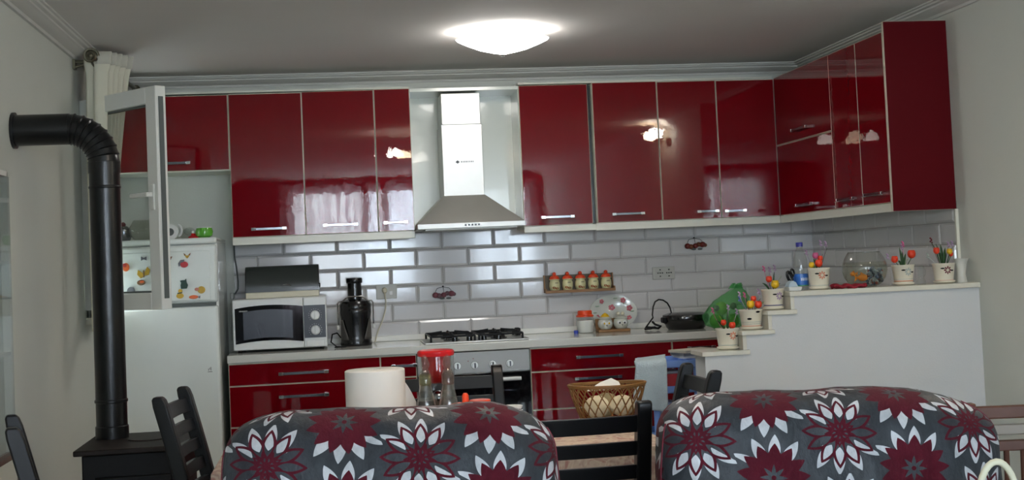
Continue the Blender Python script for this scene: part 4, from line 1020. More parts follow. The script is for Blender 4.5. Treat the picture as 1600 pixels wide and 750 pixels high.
# ------------------------------------------------------------------ other things on the ledge
LZ = 1.1228
t = thing('water_bottle', 'clear plastic water bottle with blue label and navy cap on the ledge', 'bottle', (2.500, -1.945, LZ))
bx_, by_ = 2.487, -1.924
obj('bottle', MB().lathe([(.030, LZ), (.0335, LZ + .006), (.0335, LZ + .11), (.030, LZ + .145), (.018, LZ + .178), (.0135, LZ + .190), (.0135, LZ + .197)], (bx_, by_, 0), 24, cap1=False), M_CUT, parent=t)
lb = obj('label', MB().lathe([(.0340, LZ + .022), (.0342, LZ + .024), (.0342, LZ + .070), (.0340, LZ + .072)], (bx_, by_, 0), 24, cap0=False, cap1=False), mat('bottle_label', '#2f66b4', .3, var=.35, scale=60), parent=t)
obj('label_stripe', MB().lathe([(.0345, LZ + .018), (.0346, LZ + .022)], (bx_, by_, 0), 24, cap0=False, cap1=False), mat('label_green', '#2f8a4a', .4), parent=lb)
f = MB()
for q in range(7):
    a = -1.9 + q * .2
    f.add([(bx_ + .0347 * math.cos(a + .05 * k), by_ + .0347 * math.sin(a + .05 * k), LZ + zz) for k, zz in ((0, .042), (2, .042), (2, .054 + .003 * (q % 2)), (0, .054))], [(0, 1, 2, 3)])
obj('label_lettering', f, M_WHITE, parent=lb, recalc=False, smooth=False)
obj('cap', MB().lathe([(.0155, LZ + .195), (.0155, LZ + .213), (.014, LZ + .215)], (bx_, by_, 0), 18), M_NAVY if False else mat('navy_cap', '#2b2c86', .35), parent=t)
t = thing('soap_dish', 'small white dish with a pale blue sponge at the left end of the ledge', 'dish', (2.42, -2.0, LZ))
obj('dish', MB().frustum((2.393, 2.448, -2.03, -1.97, LZ), (2.388, 2.453, -2.035, -1.965, LZ + .018)), M_WHITE, parent=t, bevel=.003)
obj('sponge', MB().prism([(2.390, LZ + .018), (2.437, LZ + .018), (2.428, LZ + .038), (2.412, LZ + .046), (2.398, LZ + .036)], 'y', -2.025, -1.975), mat('pale_blue_sponge', '#b3c6d2', .8), parent=t, bevel=.003)
t = thing('scissors', 'black handled scissors standing behind the white soap dish', 'scissors', (2.425, -1.93, LZ))
for (cx, cz, s, an) in ((2.432, LZ + .062, 1.0, .3), (2.447, LZ + .080, .7, .2)):
    f = MB().tube([(cx + s * (.010 * math.cos(q * .5236) * math.cos(an) + .020 * math.sin(q * .5236) * math.sin(-an)), -1.93, cz + s * (.022 * math.sin(q * .5236))) for q in range(12)], .007 * s, 8, closed=True)
    obj('finger_loop', f, M_BLACK, parent=t)
obj('blade', MB().frustum((2.438, 2.444, -1.932, -1.928, LZ + .0002), (2.434, 2.446, -1.932, -1.928, LZ + .055)), M_CHROME, parent=t)
def cloth(u, v):
    return (2.585 + .155 * u + .006 * math.sin(v * 9), -2.064 + .040 * v + .006 * math.sin(u * 8), LZ + .010 + .005 * math.sin(u * 7 + 1) * math.sin(v * 5) + .004 * math.sin(u * 19))
tag(obj('red_cloth', MB().grid(cloth, 30, 14), mat('crimson_cloth', '#8c1527', .8, bump=.3, bscale=150), recalc=False, solid=.013, angle=180), 'folded crimson cloth lying on the ledge before the fishbowl', 'cloth')
# fishbowl
bx_, by_ = 2.775, -1.962
t = thing('fishbowl', 'round glass fishbowl with water and blue grey gravel on the ledge', 'fishbowl', (bx_, by_, LZ))
bp = [(.050, LZ + .001), (.070, LZ + .012), (.092, LZ + .042), (.1015, LZ + .075), (.099, LZ + .105), (.088, LZ + .132), (.074, LZ + .154), (.071, LZ + .158)]
obj('glass', MB().lathe(bp, (bx_, by_, 0), 40, cap1=False), glass('bowl_glass', (0.87, 0.88, 0.86, 1), ior=1.6, rough=.02, body=0.03, bodycol=(.8, .8, .78, 1)), parent=t)
wp = [(r_ - .002, z_ + .001) for r_, z_ in bp[:4]] + [(.0975, LZ + .10), (.0955, LZ + .113)]
obj('water', MB().lathe(wp, (bx_, by_, 0), 36), glass('bowl_water', (.93, .94, .89, 1), ior=1.12), parent=t)
obj('rim', MB().tube([(bx_ + .072 * math.cos(q * .2618), by_ + .072 * math.sin(q * .2618), LZ + .158) for q in range(24)], .0022, 6, closed=True), M_GLASS, parent=t)
rnd = random.Random(3)
gm = [mat('gravel_%s' % n, h, .5, var=.2) for n, h in (('blue', '#4c5f7d'), ('grey', '#7d8a92'), ('pale', '#aab2b4'), ('dark', '#2f3946'), ('red', '#8a3a34'))]
for mi in range(5):
    f = MB()
    for q in range(30):
        a, rr = rnd.uniform(-1.7, 1.3), rnd.uniform(.01, .080)
        x, y = bx_ + .018 + rr * math.cos(a) * .9, by_ + rr * math.sin(a)
        z = LZ + .012 + rnd.uniform(0, .074) * (0.5 + .5 * math.cos((x - bx_ - .03) / .045)) + .25 * max(0, math.hypot(x - bx_, y - by_) - .045)
        if math.hypot(x - bx_, y - by_) > .078: continue
        f.ball((x, y, z), rnd.uniform(.0055, .0098), nu=6, nv=4)
    g_ = obj('gravel', f, gm[mi], parent=t); g_['kind'] = 'stuff'
def goldfish(label, x, y, z, s, rz):
    t = thing('goldfish', label, 'fish', (x, y, z), rz, group='goldfish in the bowl')
    om = mat('goldfish_orange', '#d9821f', .35, var=.2, scale=90)
    obj('body', MB().ball((0, 0, 0), .022 * s, .009 * s, .013 * s, 14, 9), om, parent=t, local=True)
    obj('tail', MB().prism([(-.018 * s, 0), (-.038 * s, .013 * s), (-.033 * s, 0), (-.038 * s, -.013 * s)], 'y', -.001, .001), om, parent=t, local=True)
    obj('dorsal_fin', MB().prism([(-.010 * s, .011 * s), (-.008 * s, .020 * s), (.008 * s, .012 * s)], 'y', -.001, .001), om, parent=t, local=True)
    for q in (-1, 1): obj('eye', MB().ball((.016 * s, q * .0065 * s, .003 * s), .0022 * s, nu=7, nv=5), M_BLACK, parent=t, local=True)
goldfish('small golden fish near the left wall of the fishbowl', bx_ - .068, by_ - .030, LZ + .062, .75, R(200))
goldfish('larger orange goldfish low in the left half of the fishbowl', bx_ - .030, by_ - .048, LZ + .044, 1.25, R(15))
t = thing('shot_glass', 'small clear stemmed glass between the two right-hand pots', 'glass', (3.035, -1.99, LZ))
obj('glass', MB().lathe([(.020, LZ), (.020, LZ + .018), (.013, LZ + .026), (.013, LZ + .03), (.014, LZ + .07), (.016, LZ + .086)], (3.030, -1.99, 0), 18, cap1=False), M_GLASS, parent=t)
obj('handle', MB().tube([(3.042 + .010 * math.sin(q * .45), -1.99, LZ + .036 + .022 * (1 - math.cos(q * .45))) for q in range(8)], .0025, 6), M_GLASS, parent=t)
t = thing('glass_vase', 'frosted white flared vase at the right end of the ledge by the wall', 'vase', (3.226, -1.985, LZ))
obj('vase', MB().lathe([(.024, LZ), (.026, LZ + .005), (.020, LZ + .04), (.027, LZ + .09), (.036, LZ + .11), (.034, LZ + .11), (.025, LZ + .09), (.018, LZ + .042)], (3.226, -1.985, 0), 22, cap1=False), mat('frosted_white', '#c9c9c0', .35), parent=t)

# ------------------------------------------------------------------ blue plastic trolley with towel and papers
t = thing('trolley', 'light blue plastic shelf trolley between base cabinets and half wall', 'trolley', (1.985, -1.42, 0))
tx0, tx1, ty0, ty1 = 1.880, 2.115, -1.50, -1.18
for x in (tx0 + .016, tx1 - .016):
    for y in (ty0 + .016, ty1 - .016):
        l = obj('post', MB().lathe([(.0155, .05), (.0155, .775), (.013, .785)], (x, y, 0), 14), M_BLUE, parent=t)
        obj('caster', MB().tube([(x - .01, y, .025), (x + .01, y, .025)], .025, 14), M_BLACK, parent=l)
for z in (.10, .42, .645, .765):
    f = MB().box(tx0, tx1, ty0, ty1, z, z + .006).box(tx0, tx1, ty0, ty0 + .005, z, z + .035).box(tx0, tx1, ty1 - .005, ty1, z, z + .035).box(tx0, tx0 + .005, ty0, ty1, z, z + .035).box(tx1 - .005, tx1, ty0, ty1, z, z + .035)
    obj('tray', f, M_BLUE, parent=t, bevel=.002)
tag(obj('detergent_box', B(1.945, 2.04, -1.44, -1.30, .6515, .745), mat('printed_carton', '#b5b8bf', .4, var=.2, scale=30)), 'pale carton on the upper tray of the blue trolley', 'box')
tag(obj('red_carton', B(1.925, 2.06, -1.478, -1.446, .716 - .0645, .735), mat('red_carton', '#a81f28', .4, var=.25, scale=25)), 'red printed packet standing in front on the upper trolley tray', 'packet')
tag(obj('blue_pack', B(2.052, 2.100, -1.435, -1.37, .6515, .715), mat('blue_pack', '#2d3d96', .35, var=.4, scale=60)), 'dark blue packet at the right of the upper trolley tray', 'packet')
tag(obj('pale_packet', B(1.93, 2.0, -1.47, -1.35, .4265, .60), mat('pale_pack', '#9fb3cf', .4, var=.2, scale=25)), 'pale blue packet on the middle tray of the blue trolley', 'packet')
def towel_fn(u, v):
    # v: from the back over the front rail (0) down to the hem (1)
    L = v * .42
    x = 1.790 + u * .150
    if L < .19: y, z = -1.325 - L, .812 + .004 * math.sin(L * 40); x += .05 * (1 - L / .19)
    elif L < .235:
        a = (L - .19) / .045 * math.pi / 2; y, z = -1.515 - .028 * math.sin(a), .812 - .028 * (1 - math.cos(a))
    else:
        d = L - .235; y, z = -1.543 - .03 * d, .784 - d
        x += -.10 * d * (1 - u) - .02 * d
        z += -.035 * u * (d / .185)
    w_ = max(0, v - .42)
    y += .012 * math.sin(u * 8 + 1) * w_ * 1.6
    z -= .012 * (1 - u) * (1 if L < .2 else .5)
    return (x, y, z)
tag(obj('towel', MB().grid(towel_fn, 26, 44), M_TOWEL, recalc=False, solid=.014, angle=180), 'pale towel draped over the left end of the blue trolley', 'towel')
for k, lab in enumerate(('folded newspaper on top of the blue trolley, topmost', 'grey magazine under the newspaper on the blue trolley', 'white leaflet under the magazine on the blue trolley')):
    a = R(22 - 9 * k); cx, cy, z = 2.128 + .008 * k, -1.34, .8395 - .0135 * k
    f = MB(); L, W = .10, .07
    cs = [(cx + dx * math.cos(a) - dy * math.sin(a), cy + dx * math.sin(a) + dy * math.cos(a)) for dx, dy in ((-L, -W), (L, -W), (L, W), (-L, W))]
    f.prism(cs, 'z', z - .012, z)
    tag(obj('newspaper' if k == 0 else 'magazine' if k == 1 else 'leaflet', f, mat('paper_%d' % k, ('#bfb9a8', '#7d7f82', '#d6d5cf')[k], .8, var=.15, scale=60)), lab, 'paper')

# ------------------------------------------------------------------ dining table and its cloth
TX_0, TX_1, TY_0, TY_1, TZ = .02, 1.37, -3.84, -3.13, .745
t = thing('dining_table', 'dining table hidden under a beige floral cloth', 'table', ((TX_0 + TX_1) / 2, (TY_0 + TY_1) / 2, 0))
obj('tabletop', B(TX_0, TX_1, TY_0, TY_1, .715, .742), M_WOOD, parent=t, bevel=.004)
for x in (.52, .93):
    obj('leg', MB().lathe([(.055, 0), (.05, .03), (.034, .08), (.04, .36), (.034, .66), (.06, .715)], (x, -3.60, 0), 18), M_WOOD, parent=t)
m = bpy.data.materials.new('floral_tablecloth'); m.use_nodes = True
nt = m.node_tree; b = nt.nodes['Principled BSDF']; b.inputs['Roughness'].default_value = .75
tc = nt.nodes.new('ShaderNodeTexCoord')
def ramp(fac, stops):
    r_ = nt.nodes.new('ShaderNodeValToRGB'); nt.links.new(fac, r_.inputs[0])
    while len(r_.color_ramp.elements) < len(stops): r_.color_ramp.elements.new(.5)
    for e, (p, c) in zip(r_.color_ramp.elements, stops): e.position = p; e.color = srgb(c)
    return r_.outputs[0]
n1 = nt.nodes.new('ShaderNodeTexNoise'); n1.inputs['Scale'].default_value = 16; n1.inputs['Detail'].default_value = 2; n1.inputs['Distortion'].default_value = 1.4
nt.links.new(tc.outputs['Object'], n1.inputs['Vector'])
n2 = nt.nodes.new('ShaderNodeTexVoronoi'); n2.inputs['Scale'].default_value = 30; n2.feature = 'DISTANCE_TO_EDGE'
nt.links.new(tc.outputs['Object'], n2.inputs['Vector'])
ca = ramp(n1.outputs['Fac'], [(.36, '#b09690'), (.47, '#cfc0b2'), (.55, '#d6cabb'), (.64, '#b98f88')])
cb = ramp(n2.outputs['Distance'], [(.0, '#e2dacd'), (.09, '#c9b9ad')])
mx = nt.nodes.new('ShaderNodeMix'); mx.data_type = 'RGBA'; mx.blend_type = 'MULTIPLY'; mx.inputs[0].default_value = .55
nt.links.new(ca, mx.inputs[6]); nt.links.new(cb, mx.inputs[7]); nt.links.new(mx.outputs[2], b.inputs['Base Color'])
M_CLOTH = m
f = MB(); drop = .26
def cl_ring(o, z, wv):
    pts = []
    x0, x1, y0, y1 = TX_0 - o, TX_1 + o, TY_0 - o, TY_1 + o
    n = 24
    for (a, c) in (((x0, y0), (x1, y0)), ((x1, y0), (x1, y1)), ((x1, y1), (x0, y1)), ((x0, y1), (x0, y0))):
        for k in range(n):
            u = k / n; q = wv * math.sin(u * 6 * math.pi) * math.sin(math.pi * u)
            nx, ny = (c[1] - a[1]), -(c[0] - a[0]); l = math.hypot(nx, ny)
            pts.append((a[0] + (c[0] - a[0]) * u + nx / l * q, a[1] + (c[1] - a[1]) * u + ny / l * q, z))
    return pts
rings = [cl_ring(-.01, TZ, 0), cl_ring(.004, TZ - .004, 0), cl_ring(.008, TZ - .06, .004), cl_ring(.014, TZ - .15, .010), cl_ring(.018, TZ - drop, .014)]
N = len(rings[0]); vs = sum(rings, [])
fs = [tuple(range(N))] + [(i * N + k, i * N + (k + 1) % N, (i + 1) * N + (k + 1) % N, (i + 1) * N + k) for i in range(4) for k in range(N)]
tag(obj('tablecloth', f.add(vs, fs), M_CLOTH, angle=60), 'beige and pink floral tablecloth draped over the dining table', 'tablecloth')
TT = TZ + .001

# on the table
t = thing('paper_roll', 'large white paper towel roll standing on the table', 'paper roll', (.510, -3.32, TT))
px_, py_, pr = .508, -3.32, .0985
obj('roll', MB().lathe([(.022, TT + .001), (pr, TT), (pr, TT + .226), (pr - .004, TT + .229), (.022, TT + .229), (.022, TT + .001)], (px_, py_, 0), 40, cap0=False, cap1=False), M_PAPER, parent=t)
obj('core', MB().lathe([(.0218, TT), (.0218, TT + .226), (.0195, TT + .226), (.0195, TT)], (px_, py_, 0), 20, cap0=False, cap1=False), M_TAN, parent=t)
f = MB().grid(lambda u, v: (px_ + pr * .72 + .066 * u, py_ + pr * .70 + .02 * u - .012 * u * u, TT + .001 + v * (.200 - .075 * u * u - .02 * u)), 10, 8)
obj('loose_sheet', f, M_PAPER, parent=t, recalc=False, solid=.002)
def cruet(label, x, y, content):
    t = thing('cruet', label, 'cruet', (x, y, TT), group='glass cruets on the table')
    obj('glass', MB().lathe([(.034, 0), (.0365, .006), (.036, .06), (.0335, .10), (.0245, .15), (.0168, .188), (.0140, .204), (.0155, .216), (.0175, .222), (.0152, .221), (.0118, .204), (.0146, .188), (.0222, .15), (.031, .10), (.0335, .06), (.034, .006), (.031, .004)], n=24), M_CUT, parent=t, local=True)
    if content: obj('liquid', MB().lathe([(.0325, .005), (.0332, .06), (.0308, .10), (.0252, .134), (0, .135)], n=22), content, parent=t, local=True)
    obj('collar', MB().lathe([(.0165, .182), (.0195, .185), (.0195, .214), (.0172, .218)], n=20, cap0=False, cap1=False), glass('collar_glass' if content else 'collar_rose', (.80, .80, .55, 1) if content else (.75, .62, .58, 1), ior=1.5, body=.15, bodycol=(.6, .6, .4, 1) if content else (.5, .4, .36, 1)), parent=t, local=True)
    s_ = obj('stopper', MB().lathe([(.010, .214), (.0135, .226), (.0095, .233), (.0150, .244), (.0155, .254), (.0105, .268), (.004, .277), (0, .279)], n=18), M_CUT, parent=t, local=True)
    obj('pouring_ring', MB().lathe([(.0140, .222), (.0162, .226), (.0140, .230)], n=18, cap0=False, cap1=False), M_CUT, parent=s_, local=True)
cruet('glass cruet with a dark brown liquid left of the other cruet', .661, -3.50, mat('dark_vinegar', '#24100a', .2, coat=.4))
cruet('empty-looking clear glass cruet in front of the red-lidded canister', .733, -3.50, None)
t = thing('canister', 'tall clear canister with a red lid behind the glass cruets', 'canister', (.713, -3.30, TT))
obj('glass', MB().lathe([(.056, TT), (.060, TT + .006), (.060, TT + .262), (.058, TT + .270)], (.713, -3.30, 0), 32, cap1=False), M_GLASS, parent=t)
obj('lid', MB().lathe([(.0605, TT + .262), (.062, TT + .268), (.062, TT + .276), (.056, TT + .281), (.040, TT + .277), (0, TT + .276)], (.713, -3.30, 0), 32), M_REDPL, parent=t)
obj('red_insert', MB().lathe([(.050, TT + .262), (.046, TT + .205), (.034, TT + .176), (.030, TT + .172)], (.713, -3.30, 0), 24, cap0=False, cap1=False), glass('red_film', (.95, .30, .30, 1), ior=1.4, body=.45, bodycol=(.55, .03, .03, 1)), parent=t)
obj('ball_inside', MB().ball((.716, -3.30, TT + .12), .026), M_DCHROME, parent=t)
t = thing('orange_squeezer', 'orange plastic squeezer with an upright handle in front of the red-lidded canister', 'squeezer', (.80, -3.35, TT))
obj('bowl', MB().lathe([(.025, TT), (.038, TT + .05), (.040, TT + .095), (.036, TT + .105), (.012, TT + .112)], (.772, -3.40, 0), 22), M_ORANGE, parent=t)
obj('handle', MB().tube([(.800, -3.36, TT + .02), (.800, -3.36, TT + .130), (.800, -3.36, TT + .138)], [.0115, .0115, .006], 12), M_ORANGE, parent=t)
t = thing('orange_cup', 'flat orange plastic cup right of the upright handle', 'cup', (.848, -3.36, TT))
obj('cup', MB().lathe([(.025, TT), (.034, TT + .09), (.036, TT + .112), (.033, TT + .114), (0, TT + .110)], (.848, -3.36, 0), 22), M_ORANGE, parent=t)
t = thing('plate_stack', 'small stack of white saucers on the table behind the left sofa', 'saucers', (.955, -3.36, TT))
for k in range(6): obj('saucer', MB().lathe([(.022, TT + .014 * k), (.036, TT + .009 + .014 * k), (.038, TT + .0165 + .014 * k), (.022, TT + .0138 + .014 * k), (0, TT + .0138 + .014 * k)], (.953, -3.35, 0), 22), M_WHITE, parent=t)

# wicker basket with bread and a napkin
bx_, by_ = 1.300, -3.245
t = thing('bread_basket', 'oval brown wicker basket with bread on the table', 'basket', (bx_, by_, TT))
ax, ay, hb = .134, .088, .124
def bk(a, v):   # a around, v 0 base .. 1 rim
    s = .66 + .34 * v ** .8
    lift = .003 * v * (math.cos(a) ** 2)
    return (bx_ + ax * s * math.cos(a), by_ + ay * s * math.sin(a), TT + .004 + hb * v + lift)
obj('base', MB().lathe([(.66, 0), (.66, .006)], (bx_, by_, TT + .0005), 36, sx=ax, sy=ay), M_WICK, parent=t)
for dv, rr in ((1.0, .0045), (.965, .0038), (.04, .004)):
    obj('rim' if dv > .5 else 'foot_ring', MB().tube([bk(2 * math.pi * k / 48, dv) for k in range(48)], rr, 6, closed=True), M_WICK, parent=t)
for dirn in (1, -1):
    for k in range(22):
        a0 = 2 * math.pi * k / 22
        obj('strand', MB().tube([bk(a0 + dirn * .62 * (v / 6), v / 6) if v not in (0, 6) else bk(a0 + dirn * .62 * (v / 6), v / 6) for v in range(7)], .0024, 4), M_WICK, parent=t)
for k in range(30):
    a0 = 2 * math.pi * k / 30
    obj('rim_loop', MB().tube([bk(a0 + .10 * q, .90 + .10 * math.sin(math.pi * q / 4)) for q in range(5)], .0026, 4), M_WICK, parent=t)
crust = mat('bread_crust', '#c9b48a', .8, var=.25, scale=25, bump=.3, bscale=50)
crumb = mat('bread_crumb', '#dfd3b4', .9, var=.12, scale=40, bump=.3, bscale=80)
for k, (dx, dy, rz_, s, lab) in enumerate(((-.042, -.018, .15, 1.08, 'pale bread chunk at the left in the wicker basket'), (.046, -.018, -.15, 1.02, 'pale bread chunk at the right in the wicker basket'), (0, .032, .1, 1.15, 'bread chunk at the back of the wicker basket'))):
    f = MB().ball((0, 0, 0), .043 * s, .022 * s, .036 * s, 16, 10)
    o = tag(obj('bread', f, crumb if k != 2 else crust, local=True), lab, 'bread', 'bread in the wicker basket')
    o.location = (bx_ + dx, by_ + dy, TT + .056); o.rotation_euler = (0, 0, rz_)
f = MB()
f.add([(bx_ - .078, by_ - .028, TT + .112), (bx_ + .046, by_ - .030, TT + .114), (bx_ + .044, by_ + .012, TT + .134), (bx_ + .022, by_ + .030, TT + .146), (bx_ - .02, by_ + .020, TT + .134)], [(0, 1, 2, 3, 4)])
tag(obj('napkin', f, M_PAPER, recalc=False, solid=.002, smooth=False), 'folded white paper napkin lying on the bread in the basket', 'napkin')

# ------------------------------------------------------------------ black ladder-back chairs
def ladder_chair(label, loc, rz, wd=.40):
    """local frame: the sitter faces +y, the back stands at y = 0 and leans to -y"""
    t = thing('dining_chair', label, 'chair', (loc[0], loc[1], 0), rz, group='black ladder-back chairs round the table')
    hw, H, ZS = wd / 2, .932, .44
    lean = .115
    def back(z): return 0 if z < ZS else -lean * ((z - ZS) / (H - ZS)) ** 1.15
    for s in (-1, 1):
        f = MB(); x0, x1 = s * hw - .0195, s * hw + .0195
        zs = [0, .2, ZS, .56, .68, .80, .90, .922, H]
        sec = []
        for i, z in enumerate(zs):
            d = .046 if z < .91 else (.040 if z < .93 else .026)
            yb = back(z); sec.append((yb - d / 2, yb + d / 2, z))
        vs = []
        for a, b_, z in sec: vs += [(x0, a, z), (x1, a, z), (x1, b_, z), (x0, b_, z)]
        fs = [(3, 2, 1, 0), tuple(len(vs) - 4 + k for k in range(4))]
        for i in range(len(sec) - 1):
            for k in range(4): fs.append((i * 4 + k, i * 4 + (k + 1) % 4, i * 4 + 4 + (k + 1) % 4, i * 4 + 4 + k))
        obj('back_post', f.add(vs, fs), M_CHAIR, parent=t, local=True, bevel=.005)
        obj('front_leg', MB().frustum((s * hw - .017, s * hw + .017, .375, .409, 0), (s * hw - .02, s * hw + .02, .370, .410, .42)), M_CHAIR, parent=t, local=True, bevel=.004)
        obj('side_stretcher', B(s * hw - .009, s * hw + .009, .02, .38, .17, .195), M_CHAIR, parent=t, local=True, bevel=.003)
    for z in (.872, .806, .742, .678, .614):
        h2 = .0225 if z > .86 else .019
        f = MB(); n = 8; vs = []
        for k in range(n + 1):
            u = k / n; x = -hw + .012 + (wd - .024) * u; bow = -.012 * 4 * u * (1 - u)
            for dz, dy in ((-h2, -.008), (-h2, .008), (h2, .008), (h2, -.008)):
                vs.append((x, back(z + dz) + dy + bow, z + dz))
        fs = [(0, 1, 2, 3), tuple(n * 4 + k for k in (3, 2, 1, 0))] + [(k * 4 + q, k * 4 + (q + 1) % 4, k * 4 + 4 + (q + 1) % 4, k * 4 + 4 + q) for k in range(n) for q in range(4)]
        obj('back_slat', f.add(vs, fs), M_CHAIR, parent=t, local=True, bevel=.002)
    obj('seat', B(-hw - .015, hw + .015, .026, .42, .42, .455), M_CHAIR, parent=t, local=True, bevel=.01)
    obj('front_stretcher', B(-hw, hw, .383, .401, .24, .265), M_CHAIR, parent=t, local=True, bevel=.003)
    return t
ladder_chair('black ladder-back chair at the near side of the table, between the two covered armchairs', (.975, -4.215), 0, .40)
ladder_chair('black ladder-back chair across the table in front of the oven', (.770, -2.955), R(180), .40)
ladder_chair('black ladder-back chair before the fridge at the left end of the table', (-.045, -3.245), R(-96), .36)
ladder_chair('black ladder-back chair before the stepped half wall at the right end of the table', (1.475, -3.405), R(90), .345)
ladder_chair('black ladder-back chair close to the left wall, only one post in view', (-.40, -3.88), R(-77), .36)

# ------------------------------------------------------------------ brown chair with a slatted back at the right
t = thing('slatted_chair', 'brown wooden chair with slatted back and pale top slat behind the right armchair', 'chair', (2.225, -4.40, 0), R(-9))
for s in (-1, 1):
    obj('back_post', MB().frustum((s * .185 - .02, s * .185 + .02, -.02, .02, 0), (s * .185 - .017, s * .185 + .017, -.045, -.010, .882)), M_WOOD, parent=t, local=True, bevel=.005)
    obj('front_leg', B(s * .185 - .018, s * .185 + .018, .36, .396, 0, .42), M_WOOD, parent=t, local=True, bevel=.004)
obj('top_rail', B(-.17, .17, -.036, -.016, .838, .872), M_WOOD, parent=t, local=True, bevel=.004)
obj('pale_slat', B(-.17, .17, -.034, -.016, .795, .822), mat('pale_wood', '#8d8378', .4), parent=t, local=True, bevel=.003)
obj('lower_rail', B(-.17, .17, -.030, -.010, .752, .780), M_WOOD, parent=t, local=True, bevel=.003)
obj('bottom_rail', B(-.17, .17, -.015, .005, .50, .53), M_WOOD, parent=t, local=True, bevel=.003)
for k in range(7):
    x = -.132 + k * .044; obj('spindle', MB().tube([(x, -.018, .754), (x, -.006, .528)], .008, 8), M_WOOD, parent=t, local=True)
obj('seat', B(-.21, .21, .024, .41, .42, .45), M_WOOD, parent=t, local=True, bevel=.006)

# ------------------------------------------------------------------ armchairs under grey flowered covers
m = bpy.data.materials.new('grey_flower_cover'); m.use_nodes = True
nt = m.node_tree; bs = nt.nodes['Principled BSDF']
class E:
    def __init__(s, k): s.k = k
    def _op(s, op, o=None, o2=None):
        n = nt.nodes.new('ShaderNodeMath'); n.operation = op
        for i, q in enumerate((s, o, o2)):
            if q is None: continue
            q = q.k if isinstance(q, E) else q
            if isinstance(q, (int, float)): n.inputs[i].default_value = q
            else: nt.links.new(q, n.inputs[i])
        return E(n.outputs[0])
    def __add__(s, o): return s._op('ADD', o)
    def __sub__(s, o): return s._op('SUBTRACT', o)
    def __rsub__(s, o): return E(o)._op('SUBTRACT', s)
    def __mul__(s, o): return s._op('MULTIPLY', o)
    __rmul__ = __mul__; __radd__ = __add__
    def __truediv__(s, o): return s._op('DIVIDE', o)
    def lt(s, o): return s._op('LESS_THAN', o)
    def gt(s, o): return s._op('GREATER_THAN', o)
    def sin(s): return s._op('SINE')
    def abs(s): return s._op('ABSOLUTE')
    def max(s, o): return s._op('MAXIMUM', o)
    def min(s, o): return s._op('MINIMUM', o)
    def pow(s, o): return s._op('POWER', o)
    def floor(s): return s._op('FLOOR')
    def sqrt(s): return s._op('SQRT')
    def atan2(s, o): return s._op('ARCTAN2', o)
    def fract(s): return s._op('FRACT')
uvn = nt.nodes.new('ShaderNodeUVMap'); uvn.uv_map = 'pattern'
sx_ = nt.nodes.new('ShaderNodeSeparateXYZ'); nt.links.new(uvn.outputs[0], sx_.inputs[0])
U, V = E(sx_.outputs[0]), E(sx_.outputs[1])
PU, PV = .353, .196
def cell(x, period): return ((x / period + .5).fract() - .5) * period
def petal(r, th, n, r0, r1, w, ph=0.0, sharp=.75):
    """1 inside the petals of an n-petalled ring; also the signed width left for outlines"""
    d = 2 * math.pi / n
    k = ((th + ph) / d + .5).fract() - .5
    tdist = (r * (k * d).sin()).abs()
    s = ((r - r0) / (r1 - r0)).max(0.0).min(1.0)
    width = ((s.pow(sharp) * math.pi).sin()).max(0.0).pow(.85) * w
    return width - tdist, s
def flower(cu, cv, solid, fan=0):
    x = cell(U - cu, PU); y = cell(V - cv, PV * (2 if solid else 1)) * 1.12
    r = (x * x + y * y).sqrt(); th = y.atan2(x)
    wd, s = petal(r, th, 12, .040, .114, .0148, .12, .9)
    updown = ((y.abs() if not fan else y * fan) / (r + .0001)).gt(.56)
    white = wd.gt(0.0) * updown
    vein = wd.lt(.0012) * white
    if solid:
        wd2, s2 = petal(r, th, 13, .0, .090, .0185, .0, 1.0)
        mar = wd2.gt(0.0).max(r.lt(.050))
        st, _ = petal(r, th, 8, .0, .034, .0052, .1, .7)
        hole = st.gt(0.0) * r.gt(.006)
        mar = mar * (1.0 - hole)
    else:
        wd2, s2 = petal(r, th, 12, .016, .096, .0185, .1, .95)
        line = wd2.gt(0.0) * wd2.lt(.0078)
        st, _ = petal(r, th, 9, .006, .040, .0068, .3, .8)
        star = st.gt(0.0) * st.lt(.0042)
        mar = line.max(star).max(r.lt(.008))
    return white, mar, vein
w1, m1, v1 = flower(0.0, 0.0, False)
w2, m2, v2 = flower(PU / 2, PV / 2, True, -1)
w3, m3, v3 = flower(PU / 2, -PV / 2, True, 1)
white = w1.max(w2).max(w3); mar = m1.max(m2).max(m3)
white = white * (1.0 - mar)
tc = nt.nodes.new('ShaderNodeTexCoord')
nz = nt.nodes.new('ShaderNodeTexNoise'); nz.inputs['Scale'].default_value = 22; nz.inputs['Detail'].default_value = 6; nz.inputs['Roughness'].default_value = .65
mp = nt.nodes.new('ShaderNodeMapping'); mp.inputs['Scale'].default_value = (1, 1, .5); mp.inputs['Rotation'].default_value = (0, .5, 0)
nt.links.new(tc.outputs['Object'], mp.inputs[0]); nt.links.new(mp.outputs[0], nz.inputs['Vector'])
def mixc(fac, a, b_):
    x = nt.nodes.new('ShaderNodeMix'); x.data_type = 'RGBA'
    for i, q in ((0, fac), (6, a), (7, b_)):
        if isinstance(q, E): q = q.k
        if isinstance(q, (tuple, float, int)): x.inputs[i].default_value = q
        else: nt.links.new(q, x.inputs[i])
    return x.outputs[2]
grey = mixc(nz.outputs['Fac'], srgb('#0c0f12'), srgb('#3e444b'))  # noise puts the light and dark of satin folds into the colour
silver = mixc(nz.outputs['Fac'], srgb('#7b7f84'), srgb('#dfe1e5'))
col = mixc(white, grey, silver)
col = mixc(mar, col, mixc(nz.outputs['Fac'], srgb('#3a0314'), srgb('#5a061e')))
nt.links.new(col, bs.inputs['Base Color'])
rough = (0.46 - white * .12) + mar * .40
nt.links.new(rough.k, bs.inputs['Roughness'])
bs.inputs['Sheen Weight'].default_value = .03; bs.inputs['Specular IOR Level'].default_value = .3
